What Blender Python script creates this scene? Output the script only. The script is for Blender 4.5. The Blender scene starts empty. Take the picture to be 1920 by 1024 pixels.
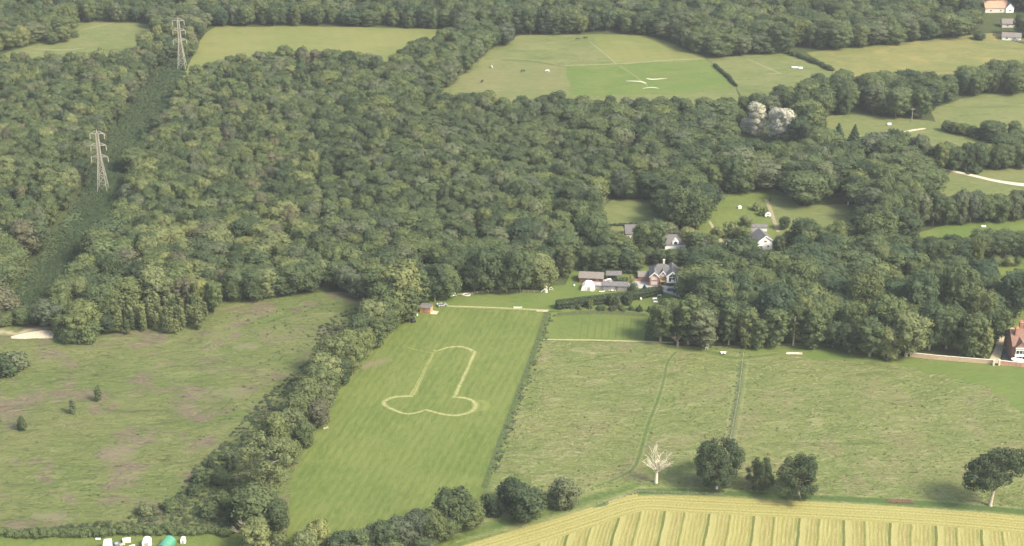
import bpy, bmesh, math, random
import numpy as np
from mathutils import Vector, Matrix
R = math.radians
S = bpy.context.scene
C = S.collection
rnd = random.Random(11); rr = random.Random(5)

# ------------------------------------------------------------------ camera
CAM_H, PITCH, F = 310.0, R(25.0), 3028.0
cam = bpy.data.cameras.new('camera'); cam_o = bpy.data.objects.new('camera', cam); C.objects.link(cam_o)
cam.sensor_fit = 'HORIZONTAL'; cam.sensor_width = 36.0; cam.lens = 36.0 * F / 1920.0
cam.clip_start = 1.0; cam.clip_end = 12000.0
cam_o.location = (0, 0, CAM_H); cam_o.rotation_euler = (R(90) - PITCH, 0, 0)
S.camera = cam_o
# ------------------------------------------------------------------ sky, sun, exposure
SUN_EL, SUN_AZ = R(45), R(120)      # azimuth clockwise from +Y (view direction): sun from the right
w = bpy.data.worlds.new('World'); S.world = w; w.use_nodes = True
nt = w.node_tree; bg = nt.nodes['Background']
sky = nt.nodes.new('ShaderNodeTexSky'); sky.sky_type = 'NISHITA'; sky.sun_disc = False
sky.sun_elevation = SUN_EL; sky.sun_rotation = SUN_AZ; sky.air_density = 1.4; sky.dust_density = 4.0; sky.ozone_density = 1.0
nt.links.new(sky.outputs[0], bg.inputs[0]); bg.inputs[1].default_value = 0.15
sl = bpy.data.lights.new('sun', 'SUN'); sl.energy = 3.2; sl.angle = R(14); sl.color = (1.0, 0.92, 0.73)
so = bpy.data.objects.new('sun', sl); C.objects.link(so)
sd = Vector((math.sin(SUN_AZ) * math.cos(SUN_EL), math.cos(SUN_AZ) * math.cos(SUN_EL), math.sin(SUN_EL)))
so.rotation_euler = sd.to_track_quat('Z', 'Y').to_euler(); so.location = (400, 200, 600)
S.view_settings.view_transform = 'Standard'; S.view_settings.look = 'None'
S.view_settings.exposure = 1.05; S.view_settings.gamma = 1.0
HAZE = 0.00009
S.cycles.max_bounces = 5; S.cycles.diffuse_bounces = 3; S.cycles.volume_bounces = 0; S.cycles.transparent_max_bounces = 8
S.cycles.caustics_reflective = False; S.cycles.caustics_refractive = False

# ------------------------------------------------------------------ map from the photograph's measurements to the ground
def gp(x, y, z=0.0):
    rx, ry = (x - 960.0) / F, -(y - 512.0) / F
    d = Vector((rx, math.cos(PITCH) + ry * math.sin(PITCH), -math.sin(PITCH) + ry * math.cos(PITCH)))
    t = (CAM_H - z) / -d.z
    return Vector((d.x * t, d.y * t, z))
def px_of(X, Y, Z=0.0):
    dx, dy, dz = X, Y, Z - CAM_H
    zc = dy * math.cos(PITCH) - dz * math.sin(PITCH)
    yc = dy * math.sin(PITCH) + dz * math.cos(PITCH)
    return 960 + F * dx / zc, 512 - F * yc / zc
def ppm(y):                                   # horizontal pixels per metre at ground row y
    return math.cos(PITCH) * (y + 900.0) / CAM_H
def inside(p, poly):
    x, y = p; c = False; j = len(poly) - 1
    for i in range(len(poly)):
        xi, yi = poly[i]; xj, yj = poly[j]
        if (yi > y) != (yj > y) and x < (xj - xi) * (y - yi) / (yj - yi) + xi: c = not c
        j = i
    return c

# ------------------------------------------------------------------ tagging helpers
def tag(o, label=None, cat=None, group=None, kind=None):
    if label: o['label'] = label
    if cat: o['category'] = cat
    if group: o['group'] = group
    if kind: o['kind'] = kind
    return o
def empty(name, loc, rz=0.0):
    o = bpy.data.objects.new(name, None); C.objects.link(o); o.location = loc; o.rotation_euler = (0, 0, rz)
    o.empty_display_size = 0.5
    return o
def link(name, me, parent=None, loc=(0, 0, 0), rz=0.0):
    o = bpy.data.objects.new(name, me); C.objects.link(o)
    if parent: o.parent = parent
    o.location = loc; o.rotation_euler = (0, 0, rz)
    return o

# ------------------------------------------------------------------ materials
MATS = {}
def new_mat(name):
    m = bpy.data.materials.new(name); m.use_nodes = True
    n = m.node_tree; b = n.nodes['Principled BSDF']; b.inputs['Roughness'].default_value = 0.8
    b.inputs['Specular IOR Level'].default_value = 0.25
    return m, n, b
def N(n, t, **k):
    o = n.nodes.new(t)
    for a, v in k.items(): setattr(o, a, v)
    return o
def noise(n, vec, size, detail=3, rough=0.55, dist=0.0, stretch=None, rot=0.0):
    if stretch or rot:
        if rot:
            mp = N(n, 'ShaderNodeMapping'); mp.inputs['Rotation'].default_value = (0, 0, rot); n.links.new(vec, mp.inputs[0]); vec = mp.outputs[0]
        mp = N(n, 'ShaderNodeMapping'); mp.inputs['Scale'].default_value = stretch or (1, 1, 1)
        n.links.new(vec, mp.inputs[0]); vec = mp.outputs[0]
    t = N(n, 'ShaderNodeTexNoise'); t.inputs['Scale'].default_value = 1.0 / size; t.inputs['Detail'].default_value = detail
    t.inputs['Roughness'].default_value = rough; t.inputs['Distortion'].default_value = dist
    n.links.new(vec, t.inputs['Vector']); return t.outputs['Fac']
def ramp(n, fac, lo, hi, a=0.0, b=1.0):
    m = N(n, 'ShaderNodeMapRange'); m.interpolation_type = 'SMOOTHSTEP'
    for i, v in enumerate((lo, hi, a, b)): m.inputs[i + 1].default_value = v
    n.links.new(fac, m.inputs[0]); return m.outputs[0]
def mixc(n, fac, a, b, mode='MIX'):
    m = N(n, 'ShaderNodeMix', data_type='RGBA', blend_type=mode)
    if isinstance(fac, (int, float)): m.inputs[0].default_value = fac
    else: n.links.new(fac, m.inputs[0])
    for i, v in ((6, a), (7, b)):
        if isinstance(v, tuple): m.inputs[i].default_value = (*v, 1)
        else: n.links.new(v, m.inputs[i])
    return m.outputs[2]
def math_(n, op, a, b=None, c=None):
    m = N(n, 'ShaderNodeMath', operation=op)
    for i, v in enumerate((a, b, c)):
        if v is None: continue
        if isinstance(v, (int, float)): m.inputs[i].default_value = v
        else: n.links.new(v, m.inputs[i])
    return m.outputs[0]
def pos(n):
    return N(n, 'ShaderNodeNewGeometry').outputs['Position']
def sep(n, v):
    s = N(n, 'ShaderNodeSeparateXYZ'); n.links.new(v, s.inputs[0]); return s.outputs
def bump(n, b, h, dist, strength=1.0):
    u = N(n, 'ShaderNodeBump'); u.inputs['Distance'].default_value = dist; u.inputs['Strength'].default_value = strength
    n.links.new(h, u.inputs['Height']); n.links.new(u.outputs[0], b.inputs['Normal'])

def grass_color(n, P, base, alt, pale, dark, pale_amt=0.5, dark_amt=0.4, patch=45, fleck=1.6, stretch=None, rot=0.0, patch_col=None, patch_lim=(0.55, 0.68), wavy=.3, swath=None):
    """mown or rough grass: drifting patches, mid clumps, fine flecks"""
    c = mixc(n, ramp(n, noise(n, P, patch, 4), 0.38, 0.62), base, alt)
    if patch_col:
        c = mixc(n, ramp(n, noise(n, P, patch * 0.55, 5, 0.6, 0.3), *patch_lim), c, patch_col)
    f2 = noise(n, P, fleck * 5, 5, 0.68, wavy, stretch, rot)
    c = mixc(n, ramp(n, f2, 0.50, 0.72, 0, pale_amt), c, pale)
    c = mixc(n, ramp(n, f2, 0.46, 0.28, 0, dark_amt), c, dark)
    if swath:                                                # mower or drill lines
        sp = sep(n, P); a_ = math_(n, 'MULTIPLY_ADD', sp[1], -swath[1], sp[0])
        a_ = math_(n, 'ADD', a_, math_(n, 'MULTIPLY_ADD', noise(n, P, 12, 2), 1.2, -.6))
        wv = math_(n, 'SINE', math_(n, 'MULTIPLY', a_, 6.2832 / swath[0]))
        wv = math_(n, 'ADD', wv, math_(n, 'MULTIPLY_ADD', noise(n, P, 4, 3), 3.0, -1.5))
        c = mixc(n, ramp(n, wv, 0, 1.5, 0, swath[2]), c, pale); c = mixc(n, ramp(n, wv, 0, -1.5, 0, swath[2]), c, dark)
    f1 = noise(n, P, fleck, 4, 0.7, .3 + wavy, stretch, rot)
    c = mixc(n, ramp(n, f1, 0.50, 0.68, 0, pale_amt), c, pale)
    c = mixc(n, ramp(n, f1, 0.47, 0.32, 0, dark_amt), c, dark)
    return c, f1, f2

FIELD = {
 'mown':    dict(base=(.096, .130, .033), alt=(.116, .144, .040), pale=(.148, .166, .055), dark=(.064, .100, .026), pale_amt=.55, dark_amt=.55, patch=26, fleck=1.5, stretch=(1.0, .3, 1), rot=R(14), swath=(3.2, .27, .30)),
 'lawn':    dict(base=(.102, .138, .038), alt=(.122, .150, .043), pale=(.150, .175, .058), dark=(.066, .100, .030), pale_amt=.35, dark_amt=.35, patch=18, fleck=.9),
 'rough':   dict(base=(.128, .160, .052), alt=(.152, .172, .062), pale=(.235, .230, .115), dark=(.078, .108, .036), pale_amt=.75, dark_amt=.75, patch=34, fleck=1.5, stretch=(.5, 1.0, 1), rot=0, patch_col=(.168, .166, .078), patch_lim=(.50, .66), wavy=1.3),
 'green':   dict(base=(.094, .136, .036), alt=(.112, .146, .042), pale=(.140, .168, .055), dark=(.072, .106, .032), pale_amt=.35, dark_amt=.35, patch=22, fleck=1.8, stretch=(.5, 1, 1), wavy=.7),
 'heath':   dict(base=(.098, .126, .042), alt=(.124, .138, .053), pale=(.165, .176, .074), dark=(.056, .074, .030), pale_amt=.70, dark_amt=.85, patch=34, fleck=1.6, stretch=(.45, 1, 1), patch_col=(.140, .112, .082), patch_lim=(.50, .63), wavy=1.2),
 'pasture': dict(base=(.112, .136, .048), alt=(.138, .150, .060), pale=(.170, .175, .075), dark=(.074, .100, .036), pale_amt=.65, dark_amt=.65, patch=30, fleck=2.6, stretch=(.4, 1, 1), wavy=.9),
 'buff':    dict(base=(.124, .140, .054), alt=(.142, .146, .062), pale=(.195, .182, .095), dark=(.092, .106, .044), pale_amt=.5, dark_amt=.45, patch=30, fleck=2.2, stretch=(.4, 1, 1)),
 'hayfar':  dict(base=(.134, .146, .052), alt=(.160, .158, .058), pale=(.205, .190, .075), dark=(.090, .110, .040), pale_amt=.65, dark_amt=.65, wavy=.9, patch=38, fleck=2.8, stretch=(.35, 1, 1), patch_col=(.205, .175, .062), patch_lim=(.52, .66)),
 'gold':    dict(base=(.134, .152, .050), alt=(.158, .164, .057), pale=(.180, .185, .068), dark=(.096, .122, .042), pale_amt=.5, dark_amt=.4, patch=42, fleck=2.6, stretch=(.35, 1, 1), swath=(9, -.2, .10), wavy=.8),
 'floor':   dict(base=(.050, .064, .028), alt=(.060, .074, .030), pale=(.090, .105, .044), dark=(.030, .040, .018), pale_amt=.4, dark_amt=.4, patch=25, fleck=2.0),
 'clearing':dict(base=(.056, .088, .046), alt=(.066, .094, .046), pale=(.095, .120, .062), dark=(.034, .056, .030), pale_amt=.5, dark_amt=.5, patch=14, fleck=1.8),
}
def field_mat(kind, bumpd=0.35):
    key = 'field_' + kind
    if key in MATS: return MATS[key]
    m, n, b = new_mat(key); P = pos(n)
    c, f1, f2 = grass_color(n, P, **FIELD[kind])
    n.links.new(c, b.inputs['Base Color']); b.inputs['Roughness'].default_value = 0.95; b.inputs['Specular IOR Level'].default_value = 0.05
    bump(n, b, math_(n, 'ADD', f1, math_(n, 'MULTIPLY', f2, 2.0)), bumpd)
    MATS[key] = m; return m
def ribbon_mat(name, kind, col, col2, soft=0.35, cover=1.0, size=1.5, lines=0.0):
    """a worn or rutted strip: the field's own grass showing through towards broken edges"""
    m, n, b = new_mat(name); P = pos(n)
    c, f1, f2 = grass_color(n, P, **FIELD[kind])
    uv = N(n, 'ShaderNodeUVMap'); s = sep(n, uv.outputs[0])
    e = math_(n, 'ABSOLUTE', math_(n, 'MULTIPLY_ADD', s[1], 2.0, -1.0))
    nz = noise(n, P, size, 4, .65)
    e = math_(n, 'ADD', e, math_(n, 'MULTIPLY_ADD', nz, 1.6 * soft, -0.8 * soft))
    k = ramp(n, e, 1.0, 1.0 - 2 * soft, 0, 1)
    nz2 = noise(n, P, size * 5, 3, .6)
    k = math_(n, 'MULTIPLY', k, ramp(n, nz2, .50 - cover * .35, .62 - cover * .25, .35 * cover, cover if cover < 1 else 1))
    if lines:
        l = math_(n, 'SINE', math_(n, 'MULTIPLY', s[1], 6.2832 * lines))
        k = math_(n, 'MULTIPLY', k, ramp(n, math_(n, 'ADD', l, math_(n, 'MULTIPLY', nz, .8)), -.9, .6, .25, 1))
    cc = mixc(n, ramp(n, nz, .35, .65), col, col2)
    n.links.new(mixc(n, k, c, cc), b.inputs['Base Color']); b.inputs['Roughness'].default_value = 0.95
    b.inputs['Specular IOR Level'].default_value = 0.05
    bump(n, b, math_(n, 'ADD', f1, math_(n, 'MULTIPLY', f2, 2.0)), 0.2)
    return m
def plain(name, col, rough=.8, var=.15, size=.6, spec=.25, metal=0.0):
    if name in MATS: return MATS[name]
    m, n, b = new_mat(name)
    tc = N(n, 'ShaderNodeTexCoord').outputs['Object']
    f = noise(n, tc, size, 4, .6)
    d = tuple(v * (1 - 2 * var) for v in col); u = tuple(min(1, v * (1 + var)) for v in col)
    n.links.new(mixc(n, ramp(n, f, .3, .7), d, u), b.inputs['Base Color'])
    b.inputs['Roughness'].default_value = rough; b.inputs['Specular IOR Level'].default_value = spec; b.inputs['Metallic'].default_value = metal
    MATS[name] = m; return m
def courses(name, col, col2, h=.3, vert=False, gap=.12, rough=.85, spec=.2):
    """tiles, boards or bricks as courses along height"""
    if name in MATS: return MATS[name]
    m, n, b = new_mat(name)
    tc = N(n, 'ShaderNodeTexCoord').outputs['Object']; s = sep(n, tc)
    v = math_(n, 'ADD', s[0], s[1]) if vert else s[2]
    fr = math_(n, 'FRACT', math_(n, 'DIVIDE', v, h))
    k = ramp(n, fr, gap, 0.0)
    f = noise(n, tc, .8, 5, .7)
    c = mixc(n, ramp(n, f, .35, .65), col, col2)
    c = mixc(n, math_(n, 'MULTIPLY', k, .5), c, tuple(x * .5 for x in col))
    n.links.new(c, b.inputs['Base Color']); b.inputs['Roughness'].default_value = rough; b.inputs['Specular IOR Level'].default_value = spec
    bump(n, b, fr, .04)
    MATS[name] = m; return m
def leaf_mat(tone, col):
    m = bpy.data.materials.new('foliage_' + tone); m.use_nodes = True; n = m.node_tree
    n.nodes.remove(n.nodes['Principled BSDF']); out = n.nodes['Material Output']
    oi = N(n, 'ShaderNodeObjectInfo'); ge = N(n, 'ShaderNodeNewGeometry')
    hot = tuple(c * k for c, k in zip(col, (1.18, 1.16, 1.1))); cold = tuple(c * k for c, k in zip(col, (.72, .78, .92)))
    c = mixc(n, oi.outputs['Random'], cold, hot)
    wn = noise(n, ge.outputs['Position'], 26, 2)           # stands of one species drifting through the wood
    c = mixc(n, ramp(n, wn, .42, .66, 0, .5), c, tuple(x * y for x, y in zip(col, (1.25, 1.25, 1.3))))
    fi = noise(n, ge.outputs['Position'], 1.5, 2)
    c = mixc(n, math_(n, 'MULTIPLY', ramp(n, fi, .3, .7), .55), c, (1.35, 1.33, 1.2), 'MULTIPLY')
    ri = ge.outputs['Random Per Island']
    c = mixc(n, ramp(n, ri, 0, 1, .0, .22), c, (.6, .65, .65), 'MULTIPLY')
    d = N(n, 'ShaderNodeBsdfDiffuse'); t = N(n, 'ShaderNodeBsdfTranslucent')
    n.links.new(c, d.inputs[0]); n.links.new(mixc(n, 1.0, c, (1.1, 1.25, .7), 'MULTIPLY'), t.inputs[0])
    mx = N(n, 'ShaderNodeMixShader'); mx.inputs[0].default_value = .22
    n.links.new(d.outputs[0], mx.inputs[1]); n.links.new(t.outputs[0], mx.inputs[2]); n.links.new(mx.outputs[0], out.inputs[0])
    return m
TONES = {'mid': (.092, .118, .055), 'dark': (.064, .085, .045), 'olive': (.112, .134, .058), 'pale': (.150, .168, .076),
         'grey': (.110, .127, .074), 'yellow': (.182, .194, .076), 'russet': (.122, .120, .073), 'blue': (.062, .089, .051), 'cream': (.46, .43, .345), 'scrub': (.070, .100, .052)}
TONE_WORD = {'mid': 'mid green', 'dark': 'dark green', 'olive': 'olive green', 'pale': 'pale green', 'grey': 'grey green',
             'yellow': 'yellow green', 'russet': 'reddish brown', 'blue': 'bluish green', 'cream': 'cream blossomed', 'scrub': 'bluish green'}
LEAF = {k: leaf_mat(k, v) for k, v in TONES.items()}
BARK = plain('bark', (.17, .14, .10), .95, .25, .3, .05)
BARK_PALE = plain('pale_bark', (.42, .36, .28), .9, .2, .4, .05)
BLEACHED = plain('bleached_wood', (.66, .58, .47), .85, .15, .5, .1)
# ------------------------------------------------------------------ mesh building
class MB:
    def __init__(s): s.v = []; s.f = []; s.mi = []
    def add(s, vs, fs, M=None, mi=0):
        o = len(s.v)
        s.v += [tuple(M @ Vector(v)) if M else tuple(v) for v in vs]
        s.f += [tuple(i + o for i in f) for f in fs]; s.mi += [mi] * len(fs)
        return s
    def box(s, x0, x1, y0, y1, z0, z1, mi=0, M=None):
        vs = [(x0,y0,z0),(x1,y0,z0),(x1,y1,z0),(x0,y1,z0),(x0,y0,z1),(x1,y0,z1),(x1,y1,z1),(x0,y1,z1)]
        return s.add(vs, [(0,3,2,1),(4,5,6,7),(0,1,5,4),(1,2,6,5),(2,3,7,6),(3,0,4,7)], M, mi)
    def prism(s, pts, axis, a, b, mi=0, M=None):
        """pts = (u, z) outline, extruded along axis x or y"""
        n = len(pts)
        mk = (lambda u, z, t: (t, u, z)) if axis == 'x' else (lambda u, z, t: (u, t, z))
        vs = [mk(u, z, a) for u, z in pts] + [mk(u, z, b) for u, z in pts]
        fs = [tuple(range(n)), tuple(range(2 * n - 1, n - 1, -1))] + [(i, i + n, (i + 1) % n + n, (i + 1) % n) for i in range(n)]
        return s.add(vs, fs, M, mi)
    def tube(s, pts, rad, k=6, mi=0, cap=True):
        o = len(s.v); n = len(pts); pts = [Vector(p) for p in pts]
        for i, p in enumerate(pts):
            d = (pts[min(i + 1, n - 1)] - pts[max(i - 1, 0)]).normalized()
            a = d.orthogonal().normalized() if abs(d.z) < .95 else Vector((1, 0, 0)); b = d.cross(a).normalized(); a = b.cross(d)
            r = rad[i] if isinstance(rad, (list, tuple)) else rad
            for j in range(k):
                t = 2 * math.pi * j / k; s.v.append(tuple(p + (a * math.cos(t) + b * math.sin(t)) * r))
        for i in range(n - 1):
            for j in range(k):
                s.f.append((o + i * k + j, o + i * k + (j + 1) % k, o + (i + 1) * k + (j + 1) % k, o + (i + 1) * k + j)); s.mi.append(mi)
        if cap:
            s.f.append(tuple(o + j for j in range(k))[::-1]); s.mi.append(mi)
            s.f.append(tuple(o + (n - 1) * k + j for j in range(k))); s.mi.append(mi)
        return s
    def ball(s, c, r, mi=0, sz=1.0, sub=1):
        vs, fs = ICO[sub]; return s.add([(c[0] + v[0] * r, c[1] + v[1] * r, c[2] + v[2] * r * sz) for v in vs], fs, None, mi)
    def mesh(s, name, mats, smooth=False):
        me = bpy.data.meshes.new(name); me.from_pydata(s.v, [], s.f)
        for m in (mats if isinstance(mats, (list, tuple)) else [mats]): me.materials.append(m)
        me.polygons.foreach_set('material_index', s.mi)
        if smooth: me.polygons.foreach_set('use_smooth', [True] * len(s.f))
        me.update(); return me
    def build(s, name, mats, parent=None, smooth=False, loc=(0, 0, 0), rz=0.0):
        return link(name, s.mesh(name, mats, smooth), parent, loc, rz)
def ico(sub):
    b = bmesh.new(); bmesh.ops.create_icosphere(b, subdivisions=sub, radius=1)
    v = [tuple(x.co) for x in b.verts]; f = [tuple(q.index for q in x.verts) for x in b.faces]; b.free(); return v, f
ICO = {1: ico(1), 2: ico(2), 3: ico(3)}

def np_mesh(name, verts, quads, tris, mats, tri_mat=1):
    """fast mesh from arrays: quads with material 0, tris with tri_mat"""
    me = bpy.data.meshes.new(name)
    nq, ntv = len(quads), len(tris)
    me.vertices.add(len(verts)); me.vertices.foreach_set('co', np.asarray(verts, np.float32).ravel())
    me.loops.add(nq * 4 + ntv * 3); me.polygons.add(nq + ntv)
    li = np.concatenate([np.asarray(quads, np.int32).ravel(), np.asarray(tris, np.int32).ravel()]).astype(np.int32)
    me.loops.foreach_set('vertex_index', li)
    st = np.concatenate([np.arange(nq) * 4, nq * 4 + np.arange(ntv) * 3]).astype(np.int32)
    me.polygons.foreach_set('loop_start', st)
    for m in mats: me.materials.append(m)
    me.polygons.foreach_set('material_index', np.concatenate([np.zeros(nq), np.full(ntv, tri_mat)]).astype(np.int32))
    me.update(calc_edges=True); return me

def leaf_cloud(clumps, card, seed, density=1.25, tilt=.6, core=.86, jitter=.13, hang=0.0):
    """clumps: list of (centre xyz, radius, z squash). Leaf-spray cards over each clump plus a dark inner mass."""
    g = np.random.default_rng(seed); V = []; T = []; tv = 0; Q = 0; cores = []
    cc = np.array([c for c, r, s in clumps]); rr = np.array([r for c, r, s in clumps])
    iv, itf = np.array(ICO[1][0]), np.array(ICO[1][1])
    for i, (c, r, s) in enumerate(clumps):
        c = np.array(c); n = int(4 * math.pi * r * r * density / (card * card) * (0.55 + .45 * s))
        d = g.normal(size=(n, 3)); d /= np.linalg.norm(d, axis=1)[:, None]
        d = d[d[:, 2] > -.75]
        p = c + d * (r * (1 + g.normal(size=(len(d), 1)) * jitter)) * np.array([1, 1, s])
        dist = np.linalg.norm((p[:, None, :] - cc[None]), axis=2)          # drop what is buried in a neighbour
        keep = ((dist / rr[None])[:, [k for k in range(len(rr)) if k != i]] > .78).all(axis=1) if len(rr) > 1 else np.ones(len(p), bool)
        p, d = p[keep], d[keep]; m = len(p)
        nr = d / np.array([1, 1, s]) + g.normal(size=(m, 3)) * tilt; nr[:, 2] += .15 - hang
        nr /= np.linalg.norm(nr, axis=1)[:, None]
        a = np.cross(nr, g.normal(size=(m, 3))); a /= np.linalg.norm(a, axis=1)[:, None]; b = np.cross(nr, a)
        sz = card * (.55 + .75 * g.random((m, 1)))
        q = np.stack([p - a * sz * .62, p - b * sz * .45 + nr * sz * .1, p + a * sz * .62, p + b * sz * .45 + nr * sz * .1], axis=1)
        V.append(q.reshape(-1, 3)); Q += m
        cores.append(c + iv * r * core * np.array([1, 1, s]))
    qv = np.concatenate(V); quads = np.arange(Q * 4).reshape(-1, 4)
    cv = np.concatenate(cores); tris = np.concatenate([itf + len(qv) + k * len(iv) for k in range(len(cores))])
    return np.concatenate([qv, cv]), quads, tris

def clumps_broad(seed, W, H, n, low=.22, peak=.52, flat=1.0, rmin=.15, rmax=.24, lop=.22, top=1.0, shell=.74):
    r_ = random.Random(seed); out = []; ph = [r_.uniform(0, 6.28) for _ in range(4)]
    def prof(t):                              # half width as a share of W/2 at height share t
        if t < peak: u = (t - low) / (peak - low); return .55 + .45 * math.sin(max(0, u) * 1.57)
        u = (t - peak) / (1.02 - peak); return max(.05, math.sqrt(max(0, 1 - u ** (2.2 * flat))))
    for i in range(n):
        t = low + (1 - low) * ((i + .5) / n) ** .85 * .93
        az = i * 2.39996 + r_.uniform(-.4, .4)
        k = 1 + lop * (math.sin(az + ph[0]) * .6 + math.sin(2 * az + ph[1] + 3 * t) * .5)
        r = W * r_.uniform(rmin, rmax) * .5 * 1.6
        rad = max(0, W * .5 * prof(t) * k * shell - r * .30) * r_.uniform(.8, 1.08)
        z = H * t * r_.uniform(.93, 1.04) - r * .25
        out.append(((math.cos(az) * rad, math.sin(az) * rad, z), r, r_.uniform(.74, .98)))
    for j in range(3): out.append(((r_.uniform(-.1, .1) * W, r_.uniform(-.1, .1) * W, H * (low + (.9 - low) * (j + .6) / 3)), W * (.24 if n < 60 else .14), 1.0))
    return out
def trunk_mb(mb, W, H, seed, r0=None, bare=.3, mi=0, lean=0.0):
    r_ = random.Random(seed + 77); r0 = r0 or W * .035
    top = (lean * .5 + r_.uniform(-.3, .3), r_.uniform(-.3, .3), H * .68)
    mb.tube([(0, 0, -.4), (0, 0, .35), (lean * .15, 0, H * .18), (lean * .3, .1, H * .42), top], [r0 * 1.7, r0 * 1.15, r0 * .92, r0 * .7, r0 * .25], 8, mi)
    for k in range(5):
        az = k * 1.3 + r_.uniform(0, .6); z = H * (bare + .08 * k); b = Vector((lean * z / H * .6, 0, z))
        e = b + Vector((math.cos(az) * W * .30, math.sin(az) * W * .30, H * .16))
        mb.tube([b, b.lerp(e, .5) + Vector((0, 0, .3)), e], [r0 * .5, r0 * .32, r0 * .1], 5, mi)
    return mb

# tree shapes, each at its own natural size (metres); objects scale them
SHAPES = {
 'round_a': (9.5, 15, lambda: clumps_broad(1, 9.5, 15, 22, .22, .5, 1.0, .22, .33)),
 'round_b': (9.5, 15, lambda: clumps_broad(2, 9.5, 15, 17, .18, .5, 1.2, .25, .36)),
 'round_c': (9.0, 14, lambda: clumps_broad(3, 9.0, 14, 26, .2, .6, 1.4, .18, .3, .3)),
 'tall_a':  (7.0, 16, lambda: clumps_broad(4, 7.0, 16, 34, .14, .48, .8, .17, .26)),
 'tall_b':  (7.5, 16, lambda: clumps_broad(5, 7.5, 16, 26, .12, .6, 1.1, .2, .3, .3)),
 'spread':  (14, 15, lambda: clumps_broad(6, 14, 15, 62, .24, .5, 1.1, .105, .165, .3)),
 'dome':    (10, 11, lambda: clumps_broad(7, 10, 11, 30, .1, .42, 1.1, .16, .25, .15)),
 'oak':     (14, 16, lambda: clumps_broad(8, 14, 16, 96, .10, .42, .9, .07, .14, .55, shell=.92)),
 'young':   (3.2, 8, lambda: clumps_broad(9, 3.3, 8, 24, .06, .38, .65, .18, .3, .25)),
 'bush':    (4.5, 3.2, lambda: clumps_broad(10, 4.5, 3.2, 18, .05, .35, 1.0, .17, .27, .35)),
 'low':     (5, 1.5, lambda: clumps_broad(11, 5, 1.5, 16, .0, .3, 1.3, .12, .2, .4)),
 'pine':    (12, 18, lambda: clumps_pine(12, 12, 18)),
 'cone':    (6.5, 12, lambda: clumps_cone(13, 6.5, 12)),
 'leaning': (15, 17, lambda: clumps_lean(14)),
 'topiary': (3.4, 3.2, lambda: [((0, 0, 1.7), 1.6, .95)]),
}
def clumps_pine(seed, W, H):
    r_ = random.Random(seed); out = []
    for i in range(54):
        t = .30 + .68 * i / 54; az = i * 2.4 + r_.uniform(-.5, .5)
        k = (.62 + .38 * math.sin((t - .3) * 3.4)) * (1.0 if t < .8 else 1 - (t - .8) * 2.6)
        rad = W * .5 * k * r_.choice((.45, .75, .9, 1.0)) * .86
        out.append(((math.cos(az) * rad, math.sin(az) * rad, H * t + r_.uniform(-.4, .4)), W * r_.uniform(.07, .125), .5))
    return out
def clumps_cone(seed, W, H):
    r_ = random.Random(seed); out = []
    for i in range(44):
        t = .05 + .93 * i / 44; az = i * 2.4; rad = W * .5 * (1 - t) * .8
        out.append(((math.cos(az) * rad, math.sin(az) * rad, H * t), W * (.05 + .13 * (1 - t)), .8))
    for j in range(6): out.append(((0, 0, H * (.1 + .14 * j)), W * .36 * (1 - j * .155), 1))
    return out
def clumps_lean(seed):
    r_ = random.Random(seed); out = []
    for i in range(74):                      # a wind-shaped crown, high on the right and trailing low on the left
        u = r_.uniform(-1, 1); x = u * 6.6; base = 10.3 + u * 2.4; hh = 4.3 * math.sqrt(max(.05, 1 - u * u * .85))
        az = r_.uniform(0, 6.28); q = r_.uniform(.6, 1)
        out.append(((x, math.cos(az) * 5.2 * math.sqrt(max(.08, 1 - u * u)) * q, base + math.sin(az) * hh * q * (1.0 if math.sin(az) > 0 else .8)), r_.uniform(1.0, 1.75), .75))
    for u in (-.5, -.1, .3, .6): out.append(((u * 6, 0, 10.3 + u * 2.2), 3.0, .8))
    return out
CARD = {'round_a': .56, 'round_b': .56, 'round_c': .54, 'tall_a': .56, 'tall_b': .54, 'spread': .5, 'dome': .5, 'oak': .36, 'young': .4, 'bush': .38,
        'low': .34, 'pine': .44, 'cone': .42, 'leaning': .36, 'topiary': .22}
CLOUD = {}; CROWN = {}; WHOLE = {}; TRUNK = {}
def cloud(shape):
    if shape not in CLOUD:
        W, H, fn = SHAPES[shape]; cl = fn()
        CLOUD[shape] = leaf_cloud(cl, CARD[shape], sum(map(ord, shape)), tilt=.42 if shape != 'topiary' else .3,
                                  core=.80 if shape not in ('oak', 'pine', 'leaning', 'spread') else .5,
                                  density=1.15 if shape not in ('oak', 'pine', 'leaning') else 1.3, jitter=.11 if shape != 'topiary' else .03)
    return CLOUD[shape]
def crown_me(shape, tone):
    if (shape, tone) not in CROWN:
        v, q, t = cloud(shape); CROWN[shape, tone] = np_mesh('crown', v, q, t, [LEAF[tone]], 0)
    return CROWN[shape, tone]
def trunk_me(shape, pale=False):
    if (shape, pale) not in TRUNK:
        W, H, _ = SHAPES[shape]; mb = MB()
        trunk_mb(mb, W, H, sum(map(ord, shape)), bare=.22, lean=1.6 if shape == 'leaning' else 0, r0=max(.12, min(.5, W * .036)))
        TRUNK[shape, pale] = mb.mesh('trunk', [BARK_PALE if pale else BARK], True)
    return TRUNK[shape, pale]
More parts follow.
